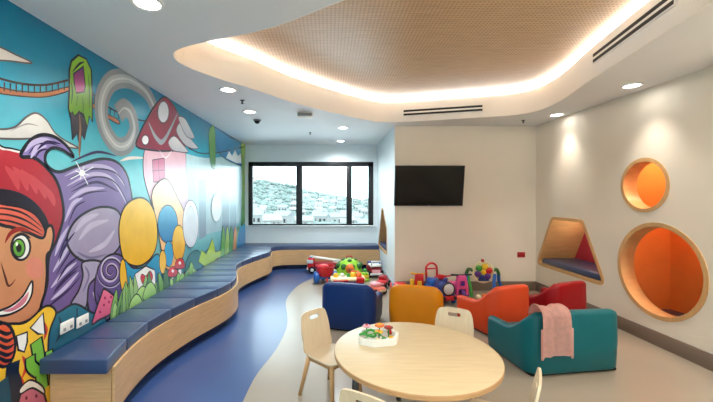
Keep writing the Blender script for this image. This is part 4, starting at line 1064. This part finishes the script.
for s in (-1, 1):
    MB().lathe([(0, 0), (.026, 0), (.026, .03), (0, .03)], (.08 * s, -.285, .115), 14, (0, 1, 0)).build('buffer', DARK, t)
    for y in (-.14, .06, .22): wheel(t, (.125 * s, y, .065), .065, .03, 'x', BLUE_P, RED_P)
# pink scooter trike
t = thing('pink_trike', 'bright pink toy trike with black handlebar between the train and the activity stand', 'toy', (1.925, 5.14, 0), math.radians(2))
auto_smooth(MB().prism([(-.055, -.05, .40), (.055, -.05, .40), (.085, -.05, .26), (.095, -.05, .12), (.055, -.05, .10), (.055, -.05, .20), (-.055, -.05, .20), (-.055, -.05, .10), (-.095, -.05, .12), (-.085, -.05, .26)], (0, .09, 0), .012).build('front_fairing', PINK_P, t))
MB().box((0, -.056, .29), (.06, .012, .07), .01).build('front_badge', PURP_P, t)
MB().tube([(-.15, 0, .405), (-.06, -.01, .40), (.06, -.01, .40), (.15, 0, .405)], .014).build('handlebar', DARK, t)
MB().tube([(0, 0, .39), (0, .06, .20), (0, .24, .17)], .03).build('frame', PINK_P, t); MB().box((0, .22, .22), (.16, .18, .06), .03).build('seat', PINK_P, t)
wheel(t, (0, -.04, .10), .10, .055, 'x', PURP_P, PINK_P)
for s in (-1, 1): wheel(t, (.12 * s, .28, .07), .07, .045, 'x', PURP_P, PINK_P)
# activity stand with a round spinner panel
t = thing('activity_stand', 'round play panel on a green and blue arched stand below the beige wall', 'toy', (2.36, 5.42, 0), math.radians(-4))
Rg = .155; zc = .385
MB().tube([(Rg * math.cos(a), -.02, zc + Rg * math.sin(a)) for a in [2 * PI * i / 32 for i in range(32)]], .014, closed=True).build('panel_ring', CREAM_P, t)
MB().lathe([(0, -.006), (.145, -.006), (.145, .012), (0, .012)], (0, -.015, zc), 28, (0, 1, 0)).build('panel', mat('pale yellow plastic', rgb(236, 226, 170), .35), t)
for k, m in enumerate((RED_P, YEL_P, GRN_P, PURP_P, NAVY_P, PURP_P)):
    a = k * PI / 3 + .3; MB().ball((.088 * math.cos(a), -.03, zc + .088 * math.sin(a)), .050, (1, .4, 1), 10).build('button', m, t)
MB().ball((0, -.035, zc), .038, (1, .5, 1)).build('centre_button', YEL_P, t); MB().ball((-.01, -.02, zc + Rg + .02), .026).build('top_knob', RED_P, t)
MB().box((0, -.035, zc - .115), (.16, .03, .035), .012).build('lower_bar', NAVY_P, t)
for s in (-1, 1):
    up = [(.15 * s, -.01, zc + .02), (.21 * s, 0, zc + .04), (.245 * s, .01, zc - .04)]
    MB().tube(catmull(up, 5, False), .026).build('bracket', DGRN_P, t)
    lo_ = [(.24 * s, .01, zc - .03), (.265 * s, .05 * s, .22), ((.34 if s > 0 else .25) * s, .08 * s, .028)]
    MB().tube(catmull(lo_, 5, False), .026).build('leg', BLUE_P, t)
MB().tube(catmull([(.17, -.02, zc - .03), (.13, -.10, .22), (.11, -.16, .028)], 5, False), .026).build('leg', BLUE_P, t)
MB().tube(catmull([(-.22, .01, zc - .05), (-.215, -.08, .20), (-.205, -.13, .028)], 5, False), .024).build('leg', GRN_P, t)
# little pieces on the floor
t = thing('toy_cup', 'small yellow toy cup on the floor by the skirting', 'toy', (2.955, 5.56, 0))
mb = MB(); mb.lathe([(0, 0), (.045, 0), (.06, .11), (.066, .115), (.058, .115), (.042, .008), (0, .008)], n=22); auto_smooth(mb.build('cup_body', YEL_P, t)); MB().tube(catmull([(.055, 0, .09), (.095, 0, .08), (.09, 0, .04), (.05, 0, .03)], 5, False), .008).build('handle', YEL_P, t)
for x, y, m, lab in ((2.22, 5.24, CREAM_P, 'cream toy ball on the floor under the activity stand'), (2.33, 5.28, ORG_P, 'orange toy ball on the floor under the activity stand')):
    tag(MB().ball((0, 0, .045), .045, n=12).build('toy_ball', m, None, (x, y, 0)), lab, 'toy')

# ------------------------------------------------------------------ daylight
w = bpy.data.worlds.new('overcast sky'); SC.world = w; w.use_nodes = True
N = w.node_tree.nodes; L = w.node_tree.links; bg = N['Background']
tc = N.new('ShaderNodeTexCoord'); ns = N.new('ShaderNodeTexNoise'); ns.inputs['Scale'].default_value = 3.0; ns.inputs['Detail'].default_value = 3
L.new(tc.outputs['Generated'], ns.inputs['Vector'])
rp = N.new('ShaderNodeValToRGB'); rp.color_ramp.elements[0].color = (.66, .86, .95, 1); rp.color_ramp.elements[1].color = (.82, .95, 1.0, 1)
rp.color_ramp.elements[0].position = .35; rp.color_ramp.elements[1].position = .65
L.new(ns.outputs['Fac'], rp.inputs['Fac']); L.new(rp.outputs['Color'], bg.inputs['Color']); bg.inputs['Strength'].default_value = 3.4
